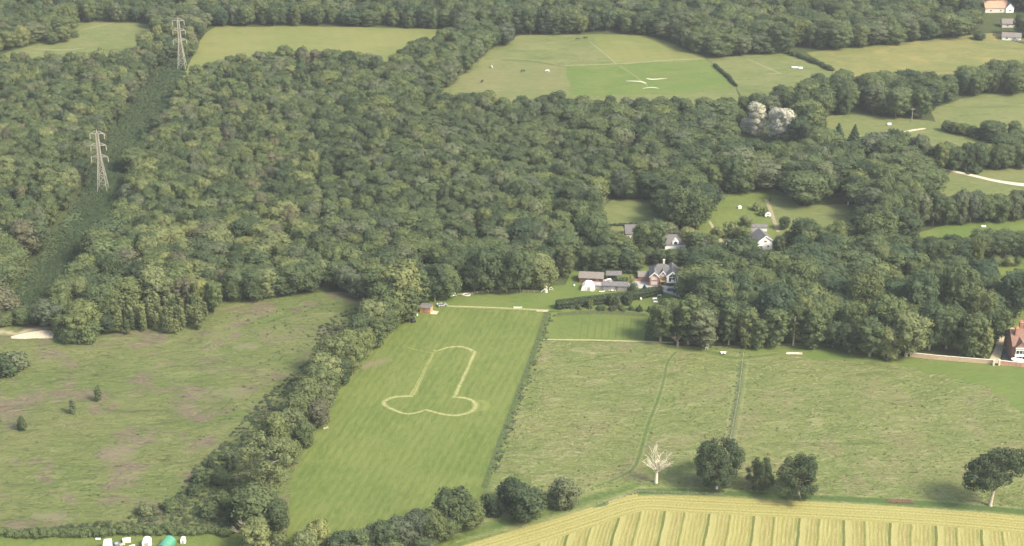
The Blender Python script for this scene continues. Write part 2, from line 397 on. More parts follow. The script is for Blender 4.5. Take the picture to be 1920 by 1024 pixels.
def whole_me(shape, tone):                  # crown and trunk in one mesh for trees too small to show parts
    if (shape, tone) not in WHOLE:
        v, q, t = cloud(shape); W, H, _ = SHAPES[shape]; mb = MB()
        mb.tube([(0, 0, -.3), (0, 0, H * .5)], [W * .035, W * .02], 5)
        tv = np.array(mb.v); tq = np.array([f for f in mb.f if len(f) == 4]) + len(v)
        me = np_mesh('tree', np.concatenate([v, tv]), np.concatenate([q, tq]), t, [LEAF[tone], BARK], 0)
        mi = np.zeros(len(q) + len(tq) + len(t), np.int32); mi[len(q):len(q) + len(tq)] = 1
        me.polygons.foreach_set('material_index', mi); me.update()
        WHOLE[shape, tone] = me
    return WHOLE[shape, tone]

# ------------------------------------------------------------------ wording that singles out each plant
ORD = ['first', 'second', 'third', 'fourth', 'fifth', 'sixth', 'seventh', 'eighth', 'ninth', 'tenth'] + [x + 'th' for x in
      'eleven twelf thirteen fourteen fifteen sixteen seventeen eighteen nineteen twentie'.split()]
SHAPE_WORD = {'round_a': 'rounded', 'round_b': 'rounded', 'round_c': 'lumpy', 'tall_a': 'tall', 'tall_b': 'tall', 'spread': 'spreading', 'dome': 'low domed',
              'oak': 'broad', 'young': 'slim young', 'bush': 'bushy', 'low': 'sprawling', 'pine': 'open layered', 'cone': 'cone shaped', 'leaning': 'wind shaped', 'topiary': 'clipped round'}
LAND = [('the near pylon', 190, 330), ('the far pylon', 338, 105), ('the orange timber shed', 797, 580), ('the pale sandy patch', 60, 628),
        ('the young tree thicket', 300, 580), ('the brick house', 1243, 535), ('the white gabled bungalow', 1435, 455), ('the striped lawn', 1120, 600),
        ('the chimneyed brick mansion', 1905, 640), ('the cream blossomed trees', 1440, 230), ('the cone shaped conifers', 1585, 255),
        ('the bare dead tree', 1230, 890), ('the green tunnel tent', 306, 1010), ('the long garden wall', 1780, 675), ('the clipped round bushes', 1878, 490),
        ('the cream play frame', 1023, 540), ('the log pile', 1490, 655), ('the golden far field', 600, 80), ('the curving pale track', 1850, 330)]
PENDING = []
def queue_label(o, shape, tone, x, y, group, noun='tree', size=''):
    PENDING.append((o, shape, tone, x, y, group, noun, size))
def flush_labels():
    groups = {}
    for it in PENDING:
        o, shape, tone, x, y, group, noun, size = it
        nm, lx, ly = min(LAND, key=lambda l: math.hypot(x - l[1], (y - l[2]) * 1.6))
        dx, dy = x - lx, (y - ly) * 1.6; far = math.hypot(dx, dy)
        if abs(dx) > abs(dy): ph = ('left of ' if dx < 0 else 'right of ')
        else: ph = ('beyond ' if dy < 0 else 'in front of ')
        ph = ('close ' if far < 60 and abs(dx) > abs(dy) else 'far ' if far > 190 and abs(dx) > abs(dy) else 'well ' if far > 190 else '') + ph + nm
        d = ' '.join(filter(None, [size, SHAPE_WORD[shape], TONE_WORD[tone], noun]))
        groups.setdefault((d, ph), []).append(it)
    for (d, ph), its in groups.items():
        its.sort(key=lambda i: i[3])
        for k, it in enumerate(its):
            if len(its) == 1: lab = f'{d} {ph}'
            elif k == 0: lab = f'leftmost {d} {ph}'
            elif k == len(its) - 1: lab = f'rightmost {d} {ph}'
            else: lab = f'{ORD[min(k, len(ORD) - 1)]} from left {d} {ph}'
            it[0]['label'] = ' '.join(lab.split()[:16]); it[0]['category'] = it[6]
            if it[5]: it[0]['group'] = it[5]

PLACED = []                                 # world x, y, radius of everything trees must keep clear of
def tree(x, y, ytop, wpx, shape='round_a', tone='mid', name='broadleaf_tree', group=None, parts=True, label=None, noun='tree', pale=False, rz=None, size=''):
    """base at ground point (x, y) as measured, crown top at row ytop, wpx wide"""
    P = gp(x, y); k = ppm(y); h = max(1.0, (y - ytop) / (k * math.cos(PITCH) + k * .0)); wd = wpx / k
    W, H, _ = SHAPES[shape]
    h *= .93                                 # the far rim of the crown shows above its axis
    rz = rnd.uniform(0, 6.28) if rz is None else rz
    if parts:
        o = empty(name, P, rz)
        link('trunk', trunk_me(shape, pale), o); link('crown', crown_me(shape, tone), o)
    else:
        o = link(name, whole_me(shape, tone), None, P, rz)
    o.scale = (wd / W, wd / W, h / H)
    PLACED.append((P.x, P.y, wd * .40))
    if label: tag(o, label, noun, group)
    else: queue_label(o, shape, tone, x, (y + ytop) / 2, group, noun, size)
    return o

def gn_scatter(name, pts, meshes, kind, label=None, cat=None):
    """one object that scatters copies of meshes; pts = (x, y, z, rotz, sx, sz, index)"""
    col = bpy.data.collections.new(name + '_sources')
    for i, me in enumerate(meshes):
        col.objects.link(bpy.data.objects.new(f'{name}_source_{i:02d}', me))
    me = bpy.data.meshes.new(name); a = np.array(pts, np.float32)
    me.vertices.add(len(a)); me.vertices.foreach_set('co', np.ascontiguousarray(a[:, :3]).ravel())
    at = me.attributes.new('turn', 'FLOAT_VECTOR', 'POINT'); at.data.foreach_set('vector', np.stack([a[:, 3] * 0, a[:, 3] * 0, a[:, 3]], 1).ravel())
    at = me.attributes.new('size', 'FLOAT_VECTOR', 'POINT'); at.data.foreach_set('vector', np.stack([a[:, 4], a[:, 4], a[:, 5]], 1).ravel())
    at = me.attributes.new('pick', 'INT', 'POINT'); at.data.foreach_set('value', a[:, 6].astype(np.int32))
    o = link(name, me); g = bpy.data.node_groups.new(name, 'GeometryNodeTree')
    g.interface.new_socket('Geometry', in_out='INPUT', socket_type='NodeSocketGeometry'); g.interface.new_socket('Geometry', in_out='OUTPUT', socket_type='NodeSocketGeometry')
    gi, go = g.nodes.new('NodeGroupInput'), g.nodes.new('NodeGroupOutput')
    ip = g.nodes.new('GeometryNodeInstanceOnPoints'); ci = g.nodes.new('GeometryNodeCollectionInfo')
    ci.inputs['Collection'].default_value = col; ci.inputs['Separate Children'].default_value = True; ci.inputs['Reset Children'].default_value = True
    def at_(nm, t):
        q = g.nodes.new('GeometryNodeInputNamedAttribute'); q.data_type = t; q.inputs['Name'].default_value = nm; return q.outputs['Attribute']
    L = g.links.new
    er = g.nodes.new('FunctionNodeEulerToRotation'); L(at_('turn', 'FLOAT_VECTOR'), er.inputs[0])
    L(gi.outputs[0], ip.inputs['Points']); L(ci.outputs[0], ip.inputs['Instance']); ip.inputs['Pick Instance'].default_value = True
    L(at_('pick', 'INT'), ip.inputs['Instance Index']); L(er.outputs[0], ip.inputs['Rotation']); L(at_('size', 'FLOAT_VECTOR'), ip.inputs['Scale'])
    L(ip.outputs[0], go.inputs[0])
    md = o.modifiers.new('scatter', 'NODES'); md.node_group = g
    return tag(o, label, cat, None, kind)

# ------------------------------------------------------------------ ground sheets
LAYER = [0.0]
def sheet(name, px, mat, z, edge=6.0, wob=1.2):
    """flat sheet over the measured outline, its edge slightly irregular"""
    pts = []
    w_ = [gp(*p) for p in px]
    for i, a in enumerate(w_):
        b = w_[(i + 1) % len(w_)]; L = (b - a).length; n = max(1, int(L / edge)); nn = Vector((-(b - a).y, (b - a).x, 0)).normalized() if L else Vector()
        for k in range(n):
            p = a.lerp(b, k / n); j = 0 if k == 0 else rnd.uniform(-wob, wob) * .5
            pts.append((p.x + nn.x * j, p.y + nn.y * j, z))
    b = bmesh.new(); vs = [b.verts.new(p) for p in pts]; f = b.faces.new(vs)
    if f.normal.z < 0: f.normal_flip()
    bmesh.ops.triangulate(b, faces=[f]); me = bpy.data.meshes.new(name); b.to_mesh(me); b.free(); me.materials.append(mat)
    for p in me.polygons:
        if p.normal.z < 0: p.flip()
    return tag(link(name, me), kind='structure')
def smooth_line(pts, n=6):
    out = []
    for i in range(len(pts) - 1):
        p0, p1, p2, p3 = pts[max(i - 1, 0)], pts[i], pts[i + 1], pts[min(i + 2, len(pts) - 1)]
        for k in range(n):
            t = k / n
            out.append(tuple(.5 * (2 * b + (c - a) * t + (2 * a - 5 * b + 4 * c - d) * t * t + (3 * b - a - 3 * c + d) * t ** 3) for a, b, c, d in zip(p0, p1, p2, p3)))
    out.append(tuple(pts[-1])); return out
def ribbon(name, px, width, mat, z, smooth=True, kind='structure'):
    w_ = [gp(*p) for p in px]; pts = [(p.x, p.y) for p in w_]
    wd = width if isinstance(width, (list, tuple)) else [width] * len(pts)
    q = [(a[0], a[1], b) for a, b in zip(pts, wd)]
    q = smooth_line(q) if smooth else q
    V = []; uv = []; L = 0
    for i, (x, y, wi) in enumerate(q):
        a, b = q[max(i - 1, 0)], q[min(i + 1, len(q) - 1)]; d = Vector((b[0] - a[0], b[1] - a[1], 0)).normalized(); nn = Vector((-d.y, d.x, 0))
        if i: L += math.hypot(x - q[i - 1][0], y - q[i - 1][1])
        V += [(x - nn.x * wi / 2, y - nn.y * wi / 2, z), (x + nn.x * wi / 2, y + nn.y * wi / 2, z)]; uv += [(L, 0), (L, 1)]
    fs = [(2 * i, 2 * i + 2, 2 * i + 3, 2 * i + 1) for i in range(len(q) - 1)]
    me = bpy.data.meshes.new(name); me.from_pydata(V, [], fs); u = me.uv_layers.new(name='UVMap')
    for lp in me.loops: u.data[lp.index].uv = uv[lp.vertex_index]
    me.materials.append(mat); me.update()
    if me.polygons[0].normal.z < 0:
        me.flip_normals()
    o = link(name, me); return tag(o, kind=kind)
# ================================================================== THE LAND
g = MB(); g.add([(-2600, -900, 0), (2600, -900, 0), (2600, 5200, 0), (-2600, 5200, 0)], [(0, 1, 2, 3)])
tag(g.build('ground', field_mat('floor')), kind='structure')

CLEAR_TOP = {
 'small_paddock': [(-60,128),(20,96),(112,72),(150,40),(290,46),(285,80),(240,134),(120,138)],
 'gold_field': [(334,184),(352,120),(385,62),(405,50),(640,50),(880,57),(862,78),(780,118),(738,146),(660,138),(590,128),(470,136),(400,144),(365,164)],
 'upper_field': [(796,214),(818,182),(854,142),(924,88),(975,66),(1200,64),(1250,78),(1325,108),(1380,160),(1400,215),(1100,226)],
 'upper_paddock': [(1325,108),(1475,98),(1520,112),(1562,132),(1560,162),(1500,196),(1400,215),(1380,160)],
 'far_hay_field': [(1512,98),(1640,86),(1700,80),(1830,64),(1860,62),(2080,90),(2080,140),(1930,146),(1860,158),(1780,172),(1640,176),(1562,166),(1562,132)],
 'pony_field': [(1512,226),(1560,217),(1600,215),(1740,226),(1805,238),(1885,266),(1880,300),(1790,318),(1740,302),(1640,290),(1540,278)],
 'right_field': [(1742,206),(1800,186),(1840,178),(2080,170),(2080,270),(1890,262),(1800,246),(1755,232)],
 'lower_right_field': [(1740,322),(1800,312),(1850,303),(2080,282),(2080,405),(1860,402),(1735,408)],
 'strip_field': [(1690,446),(1760,425),(1830,410),(2080,394),(2080,492),(1860,492),(1715,494)],
 'paddock': [(1450,353),(1478,366),(1500,387),(1622,382),(1606,420),(1590,455),(1558,470),(1475,470),(1440,400)],
 'paddock_left': [(1318,370),(1450,353),(1440,400),(1475,470),(1320,470),(1310,430)],
 'meadow_nook': [(1128,388),(1150,374),(1242,372),(1240,430),(1320,432),(1320,472),(1150,474),(1122,430)],
 'side_lawn': [(1840,497),(2080,488),(2080,660),(1890,640),(1885,560)],
}
KINDS = {'small_paddock':'pasture','gold_field':'gold','upper_field':'pasture','upper_paddock':'pasture','far_hay_field':'hayfar','pony_field':'pasture',
         'right_field':'pasture','lower_right_field':'pasture','strip_field':'green','paddock':'pasture','paddock_left':'lawn','meadow_nook':'pasture','side_lawn':'lawn'}
for i, (nm, poly) in enumerate(CLEAR_TOP.items()): sheet(nm, poly, field_mat(KINDS[nm]), .03 + .003 * i, 8, 2.0)
BIG = [(-500,600),(0,598),(60,598),(112,622),(215,628),(390,622),(402,592),(410,572),(560,560),(690,560),(790,556),(860,550),(960,546),(1050,543),(1072,530),(1078,500),(1090,492),
       (1215,486),(1385,490),(1385,520),(1290,524),(1285,560),(1232,596),(1222,640),(1262,655),(1400,650),(1545,644),(1620,666),(1700,674),(1880,660),(1890,600),(2300,600),(2300,1500),(-900,1500)]

# the left heath, the mown field, the paddock beyond it and the rest of the low ground
sheet('rough_heath', [(-300,600),(0,598),(112,618),(215,624),(400,590),(405,566),(560,550),(700,548),(760,575),(720,640),(640,760),(600,830),(560,900),(545,960),(540,1000),(300,1002),(-400,998)], field_mat('heath', .7), .040, 8, 2)
sheet('lower_green', [(-400,998),(300,1002),(545,1000),(545,1300),(-400,1300)], field_mat('lawn'), .044)
sheet('mown_field', [(842,577),(1028,583),(1015,640),(985,715),(956,790),(925,865),(903,930),(890,1000),(860,1300),(520,1300),(538,1000),(545,900),(590,800),(650,700),(705,620),(755,580)], field_mat('mown', .15), .048)
sheet('mown_paddock', [(765,585),(800,560),(860,545),(1060,535),(1078,500),(1090,490),(1400,486),(1400,524),(1292,530),(1290,560),(1240,600),(1035,583),(842,577)], field_mat('green', .15), .052)
sheet('rough_meadow', [(1015,640),(1222,640),(1262,650),(1400,648),(1545,642),(1640,664),(1700,668),(1870,684),(2300,700),(2300,1010),(1920,967),(1600,944),(1300,931),(1195,928),(1000,987),(870,1030),(890,1000),(903,930),(925,865),(956,790),(985,715)], field_mat('rough', .9), .056)
sheet('striped_lawn', [(1034,585),(1214,590),(1208,641),(1017,638)], field_mat('lawn', .2), .066)
sheet('green_strip', [(1390,652),(1545,644),(1620,662),(1700,670),(1868,684),(2100,694),(2100,850),(1920,776),(1878,742),(1800,712),(1700,690),(1600,674),(1480,670),(1395,668)], field_mat('green', .25), .070, 3, 6)
sheet('garden_lawn', [(1190,575),(1290,548),(1290,590),(1236,598),(1160,582)], field_mat('lawn', .2), .058)

# cut hay field: swathes follow the mower, headland swathes follow the edge
def hay_mat(name, headland):
    m, n, b = new_mat(name); P = pos(n); s = sep(n, P)
    nz = noise(n, P, 6, 3); nf = noise(n, P, .7, 4, .7); nb = noise(n, P, 22, 2)
    if headland:
        uv = N(n, 'ShaderNodeUVMap'); q = sep(n, uv.outputs[0]); u = math_(n, 'MULTIPLY', q[1], 2.2)
    else:
        u = math_(n, 'DIVIDE', math_(n, 'MULTIPLY_ADD', s[1], -.21, s[0]), 15.5)
    u = math_(n, 'ADD', u, math_(n, 'MULTIPLY_ADD', noise(n, P, 18, 2), .10, -.05)); u = math_(n, 'ADD', u, math_(n, 'MULTIPLY_ADD', nf, .03, -.015))
    fr = math_(n, 'FRACT', u)
    st = noise(n, P, .9, 4, .75, 0, (1.6, .10, 1), R(12)) if not headland else nf
    cr = N(n, 'ShaderNodeValToRGB'); n.links.new(fr, cr.inputs[0]); el = cr.color_ramp.elements
    stops = [(0, (.085,.11,.036)), (.055, (.09,.115,.038)), (.075, (.285,.28,.13)), (.2, (.225,.23,.088)), (.3, (.205,.19,.080)), (.43, (.20,.19,.075)), (.46, (.125,.145,.048)),
             (.50, (.17,.19,.062)), (.53, (.275,.27,.12)), (.68, (.225,.23,.083)), (.80, (.205,.195,.078)), (.95, (.19,.20,.072)), (1.0, (.13,.15,.05))]
    if headland: stops = [(0, (.16,.18,.06)), (.08, (.22,.225,.083)), (.3, (.26,.25,.10)), (.45, (.225,.22,.08)), (.52, (.165,.18,.062)), (.58, (.23,.235,.083)), (.85, (.265,.255,.11)), (1.0, (.17,.185,.06))]
    el[0].position, el[0].color = stops[0][0], (*stops[0][1], 1); el[1].position, el[1].color = stops[-1][0], (*stops[-1][1], 1)
    for s_, k_ in stops[1:-1]: e_ = el.new(s_); e_.color = (*k_, 1)
    c = mixc(n, ramp(n, nb, .35, .65, 0, .35), cr.outputs[0], (.27, .26, .10))
    fl = math_(n, 'SINE', math_(n, 'ADD', math_(n, 'MULTIPLY', u, 6.2832 * (11 if not headland else 3)), math_(n, 'MULTIPLY', nz, 3.0)))
    c = mixc(n, ramp(n, fl, -.2, 1, 0, .35), c, (.33, .32, .16)); c = mixc(n, ramp(n, fl, -.3, -1, 0, .35), c, (.16, .165, .06))
    c = mixc(n, ramp(n, st, .50, .66, 0, .55), c, (.345, .33, .18))
    c = mixc(n, ramp(n, st, .48, .32, 0, .6), c, (.16, .17, .062))
    c = mixc(n, ramp(n, nf, .5, .75, 0, .3), c, (.32, .30, .14))
    if not headland:                                          # the uncut green lines between swathes
        for a_, w_, k_ in ((0.03, .030, .92), (.475, .022, .62)):
            dl = math_(n, 'ABSOLUTE', math_(n, 'SUBTRACT', fr, a_)); dl = math_(n, 'SUBTRACT', dl, math_(n, 'MULTIPLY_ADD', noise(n, P, 2.5, 3), .03, -.015))
            c = mixc(n, math_(n, 'MULTIPLY', ramp(n, dl, w_ + .012, w_ - .014), k_ * .85), c, (.085, .112, .034))
        c = mixc(n, math_(n, 'MULTIPLY', ramp(n, fr, .08, .10), ramp(n, fr, .24, .10)), c, (.285, .28, .13))
    c = mixc(n, 1.0, c, (1.03, .97, .86), 'MULTIPLY')
    n.links.new(c, b.inputs['Base Color']); b.inputs['Roughness'].default_value = .95; b.inputs['Specular IOR Level'].default_value = .05
    h = math_(n, 'ADD', math_(n, 'MULTIPLY', ramp(n, math_(n, 'ABSOLUTE', math_(n, 'SUBTRACT', fr, .3)), 0, .2), 0.0), math_(n, 'MULTIPLY', nf, 1.2))
    bump(n, b, h, .2); return m
EDGE = [(780,1062),(870,1026),(1000,986),(1100,955),(1195,926),(1300,929),(1450,936),(1600,943),(1760,953),(1920,967),(2200,994)]
sheet('hay_field', EDGE + [(2300,1100),(2300,1500),(500,1500),(700,1100)], hay_mat('hay', False), .062, 8, .6)
w_in = [(p[0], p[1] + 17) for p in EDGE]
ribbon('hay_field_headland', w_in, 11.0, hay_mat('hay_headland', True), .074)

# the pale worn outline in the mown field
def zz(L): return [(700 + x / 5.69, 620 + y / 5.69) for x, y in L]
STRAW, STRAW2 = (.33, .305, .155), (.25, .245, .105)
worn = ribbon_mat('worn_grass', 'mown', (.31,.30,.145), (.23,.235,.095), .55, 1.0, 1.4)
faint = ribbon_mat('faint_worn_grass', 'mown', (.31, .29, .13), (.24, .24, .095), .35, .62, 1.6, 3.0)
ribbon('worn_path', zz([(640,214),(700,210),(780,184),(880,172),(960,179),(1040,205),(1082,245)]), [1.2,1.8,1.9,2.0,2.2,2.5,2.8], worn, .060)
ribbon('worn_path', zz([(1085,220),(1072,262),(1020,375),(960,500),(905,620),(868,712)]), [2.7,2.6,2.2,2.2,2.4,2.7], worn, .064, False)
ribbon('worn_path', zz([(845,710),(960,717),(1045,742),(1093,790),(1070,845),(1000,882),(880,905),(760,895),(640,868),(560,848),(500,866),(440,880),(370,888),(300,877),(200,838),(130,798),(112,765),(165,728),(250,706),(425,700)]),
       [2.0,2.2,2.8,3.8,2.9,2.4,2.3,2.2,2.0,1.9,1.9,1.9,2.0,2.2,2.4,2.9,2.8,2.5,2.4,2.2], worn, .068)
ribbon('worn_path', zz([(415,690),(470,585),(520,480),(570,375),(622,285),(640,240),(690,213)]), [3.6,2.8,2.4,2.0,1.6,1.4,1.2], faint, .072, False)
ribbon('worn_path', zz([(1120,745),(1190,765),(1205,810),(1160,855)]), [3,3.5,3.5,3], ribbon_mat('trace', 'mown', (.20,.22,.07), (.17,.2,.06), .4, .5), .076)
ribbon('worn_path', zz([(370,180),(460,205),(640,240),(730,238)]), [1.2,1.5,1.4,1.2], ribbon_mat('trace2', 'mown', (.24,.25,.09), (.2,.22,.07), .4, .5), .080)

# tracks, worn lines and bare patches
dk = ribbon_mat('trodden_grass', 'rough', (.050,.080,.027), (.085,.112,.038), .45, .9, 1.0)
ribbon('trodden_track', [(1290,648),(1268,660),(1252,680),(1244,715),(1234,748),(1214,800),(1200,850),(1186,880),(1150,900),(1108,916)], [1.8,2.0,2.0,2.0,2.2,2.4,2.4,2.4,2.2,2.0], dk, .060)
ribbon('trodden_track', [(1108,914),(1118,930),(1134,944),(1110,950)], [3,3,3,2], dk, .084)
CORR = [(352,110,26),(340,122,26),(318,150,32),(284,200,36),(250,250,38),(222,300,34),(185,350,28),(152,400,24),(128,430,22),(94,480,20),(66,520,19),(38,560,18)]
def corr(y): return np.interp(y, [c[1] for c in CORR], [c[0] for c in CORR]), np.interp(y, [c[1] for c in CORR], [c[2] for c in CORR])
ribbon('power_line_clearing', [(c[0], c[1]) for c in CORR], [c[2] * 1.7 / ppm(c[1]) for c in CORR], ribbon_mat('clearing', 'clearing', (.070,.098,.044), (.095,.118,.050), .2, .8, 4), .03, True)
ribbon('trodden_track', [(1398,650),(1392,680),(1385,735),(1374,800),(1368,832)], [4.5,5,5,5,4], ribbon_mat('dry_line', 'rough', (.070,.090,.044), (.095,.11,.055), .5, .9, 1.5), .064)
ribbon('trodden_track', [(1250,652),(1330,660),(1380,672),(1460,664)], [5,6,5,4], ribbon_mat('lush_line', 'rough', (.062,.095,.03), (.085,.12,.035), .5, .9, 1.5), .088)
ribbon('field_margin', [(1195,922),(1300,922),(1450,930),(1600,937),(1760,947),(1920,960),(2150,985)], 5.5, ribbon_mat('margin', 'rough', (.055,.09,.03), (.075,.11,.034), .35, 1.0, 1.5), .092)
ribbon('field_margin', [(850,1012),(930,985),(1010,965),(1110,935),(1200,908)], [5,9,10,9,4], ribbon_mat('margin2', 'rough', (.06,.095,.03), (.10,.13,.04), .45, 1.0, 2.5), .096)
ribbon('field_margin', [(1026,585),(1008,640),(984,706),(958,775),(930,850),(908,915)], 3.4, ribbon_mat('margin3', 'mown', (.055,.085,.03), (.08,.105,.04), .3, 1.0, 1.4), .100, False)
ribbon('path', [(838,574),(930,577),(1030,582)], 1.5, ribbon_mat('path_grass', 'green', (.30,.29,.13), (.24,.25,.10), .35, 1.0, 1.4), .104, False)
ribbon('path', [(1018,637),(1110,638),(1210,641),(1262,643)], 1.6, ribbon_mat('path_grass2', 'lawn', (.34,.31,.17), (.27,.26,.12), .35, 1.0, 1.4), .108, False)
for i, x in enumerate(range(1092, 1206, 13)):
    ribbon('mowing_line', [(x + 1, 597), (x - 5 + (x - 1092) * .03, 634)], 1.0, ribbon_mat('mow', 'lawn', (.07,.11,.032), (.09,.13,.036), .4, .8) if 'mw' not in MATS else MATS['mw'], .11 + .003 * i, False)
    if 'mw' not in MATS: MATS['mw'] = bpy.data.materials['mow']
ribbon('bare_earth', [(676,692),(700,682),(735,674)], [6,11,4], ribbon_mat('bare', 'mown', (.17,.14,.10), (.15,.14,.075), .6, .9, 3), .112)
sandm = plain('sand', (.50, .43, .32), .95, .12, 1.2, .05)
sheet('sandy_patch', [(20,632),(50,624),(85,619),(101,621),(99,634),(60,635),(22,635)], sandm, .09, 2, .8)
ribbon('bare_earth', [(-60,626),(0,622),(30,626),(60,618),(110,615)], [10,8,5,5,4], ribbon_mat('sandy', 'heath', (.38,.32,.22), (.27,.25,.14), .6, .9, 4), .085)
ribbon('bare_earth', [(436,652),(462,650),(486,652)], [5,10,4], ribbon_mat('bare2', 'heath', (.18,.14,.11), (.15,.13,.085), .7, .8, 3), .088)
ribbon('bare_earth', [(190,860),(225,850),(262,848)], [8,14,7], ribbon_mat('bare3', 'heath', (.165,.13,.10), (.13,.12,.075), .8, .6, 4), .091)
ribbon('bare_earth', [(60,966),(90,968),(125,966)], [4,7,4], ribbon_mat('bare4', 'heath', (.19,.15,.12), (.15,.13,.085), .7, .7, 3), .094)
ribbon('bare_earth', [(400,735),(440,738),(470,742)], [5,9,5], MATS.get('x') or bpy.data.materials['bare3'], .097)
# far field marks
pl = ribbon_mat('chalky_line', 'pasture', (.25,.24,.13), (.20,.20,.09), .45, .8, 2)
pk = ribbon_mat('dark_line', 'pasture', (.075,.09,.035), (.10,.12,.04), .4, 1.0, 3)
ribbon('worn_line', [(1105,78),(1130,98),(1155,119)], [1.2,1.8,2.5], pl, .08, False)
ribbon('worn_line', [(1060,123),(1155,120),(1240,114),(1330,110)], [2,3,3,2.5], pl, .083)
ribbon('worn_line', [(1160,122),(1190,142),(1215,162)], 1.2, ribbon_mat('faint_far', 'pasture', (.2,.21,.09), (.18,.19,.07), .4, .6, 2), .086, False)
ribbon('chalk_patch', [(1174,152),(1200,153),(1212,157)], [.5,1.8,.8], plain('chalk', (.48,.44,.33), .95, .1), .089)
ribbon('chalk_patch', [(1212,147),(1224,149),(1250,147)], [.8,1.9,.5], MATS['chalk'], .092)
ribbon('chalk_patch', [(1205,166),(1222,164),(1235,166)], [.5,1.3,.5], MATS['chalk'], .095)
sheet('buff_plot', [(846,168),(895,128),(940,113),(1000,116),(1060,126),(1068,176),(960,190),(860,198)], field_mat('buff', .3), .074, 6, 3)
sheet('golden_plot', [(1108,69),(1200,66),(1296,98),(1328,110),(1240,115),(1158,119),(1130,98)], field_mat('gold', .3), .076, 6, 2)
sheet('darker_plot', [(1062,125),(1155,122),(1330,112),(1378,162),(1300,176),(1075,180)], field_mat('green', .3), .078, 8, 3)
ribbon('worn_line', [(940,112),(1000,116),(1060,126)], [2,4,2], pk, .098)
ribbon('worn_line', [(1322,108),(1332,116),(1342,126)], 2.4, pk, .116, False)
ribbon('worn_line', [(1400,110),(1440,128),(1465,139)], [1.5,2,2.5], pl, .08, False)
ribbon('worn_line', [(1440,138),(1462,139)], 2, pl, .101, False)
ribbon('sandy_strip', [(1692,248),(1715,244),(1735,241)], [1.2,2.4,1.6], MATS['sand'], .089, False)
ribbon('worn_line', [(60,92),(120,94),(160,90)], [2,4,2], pl, .08)
ribbon('worn_line', [(150,58),(180,50),(215,42)], [2,3,2], pl, .083)
ribbon('track', [(1752,316),(1790,322),(1830,331),(1870,340),(1930,348),(2050,356)], [2.6,2.6,3,3.2,4.5,5], plain('track_gravel', (.50,.45,.36), .95, .12), .12)
ribbon('track', [(1436,374),(1444,392),(1452,416),(1460,436)], [2.2,2.6,2.6,2.6], ribbon_mat('dry_track', 'pasture', (.28,.23,.15), (.22,.19,.11), .3, 1.0, 2), .123)
ribbon('track', [(1330,415),(1345,440),(1352,455),(1362,474)], [1.2,2.0,2.2,2.0], plain('pale_track', (.30,.26,.17), .95, .15), .126)
ribbon('worn_line', [(1325,366),(1400,358),(1455,352)], 2.2, pk, .104)
ribbon('worn_line', [(1325,392),(1385,388),(1440,388)], 1.5, pk, .107, False)
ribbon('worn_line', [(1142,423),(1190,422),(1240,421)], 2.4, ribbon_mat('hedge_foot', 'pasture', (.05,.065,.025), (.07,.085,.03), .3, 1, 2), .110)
ribbon('worn_line', [(1680,86),(1705,82)], 3, pk, .113, False)
ribbon('bare_earth', [(1778,76),(1800,73),(1820,71)], [2,4,2], ribbon_mat('redearth', 'hayfar', (.14,.11,.07), (.18,.16,.07), .5, .9, 2), .116)
ribbon('road', [(1255,507),(1300,505),(1360,500),(1420,494)], [4,7,7,6], plain('verge_soil', (.20,.18,.12), .95, .2), .129)
ribbon('road', [(1335,524),(1375,519),(1440,512)], [5,6,5], plain('grey_lane', (.24,.22,.20), .95, .1), .132)
ribbon('driveway', [(1344,524),(1362,529),(1376,533)], [3,5,3], MATS['chalk'], .135)
ribbon('yard', [(1128,531),(1180,532),(1240,540),(1290,556)], [5,8,7,6], plain('yard_gravel', (.36,.36,.33), .95, .08), .138)
ribbon('yard', [(1120,528),(1150,529),(1200,528)], [3,6,3], MATS['yard_gravel'], .141)
ribbon('hedge_border', [(1045,590),(1130,586),(1215,592)], [4,6,4], ribbon_mat('border', 'lawn', (.06,.075,.035), (.09,.10,.04), .3, 1, 1.5), .144)
# copse floor in front of the mansion and its terrace
ribbon('path', [(1862,681),(1870,662),(1878,640),(1886,628),(1904,617)], [4.2,3.4,3.0,3.2,3.5], plain('garden_path', (.40,.34,.23), .95, .12), .147)
sheet('terrace', [(1878,682),(1884,655),(1892,632),(1906,618),(2100,618),(2100,694)], plain('dark_paving', (.085,.09,.085), .9, .15, 2), .15, 3, .1)
sheet('copse_grass', [(1700,668),(1690,640),(1740,620),(1862,612),(1888,612),(1866,674),(1860,682)], field_mat('floor', .5), .066, 4, 1)
# ================================================================== BUILDINGS AND OTHER THINGS
WHITE = plain('white_paint', (.86,.85,.82), .6, .04); CREAM = plain('cream_render', (.66,.62,.52), .8, .06); GLASS = plain('dark_glass', (.03,.035,.04), .15, .1, 1, .6)
BRICK = courses('red_brick', (.31,.165,.12), (.36,.20,.15), .25); BRICK2 = courses('orange_brick', (.46,.25,.18), (.40,.20,.14), .3)
SLATE = courses('grey_slate', (.115,.11,.112), (.165,.155,.155), .35); SLATE2 = courses('brown_slate', (.16,.14,.125), (.20,.18,.16), .35)
REDTILE = courses('red_tile', (.25,.145,.11), (.20,.12,.095), .3); TILE_PINK = courses('faded_tile', (.46,.27,.19), (.38,.22,.15), .3)
LOGS = courses('brown_boards', (.20,.085,.06), (.25,.11,.08), .3); GREYBOARD = courses('grey_boards', (.30,.27,.26), (.36,.33,.31), .25, True)
ORANGE = courses('orange_boards', (.55,.26,.12), (.62,.31,.15), .2); GALV = plain('galvanised_steel', (.46,.43,.35), .45, .1, 2, .5, .35)
BLACKP = plain('black_paint', (.02,.022,.025), .4, .1, 1, .5); RUBBER = plain('rubber', (.02,.02,.02), .8, .1)
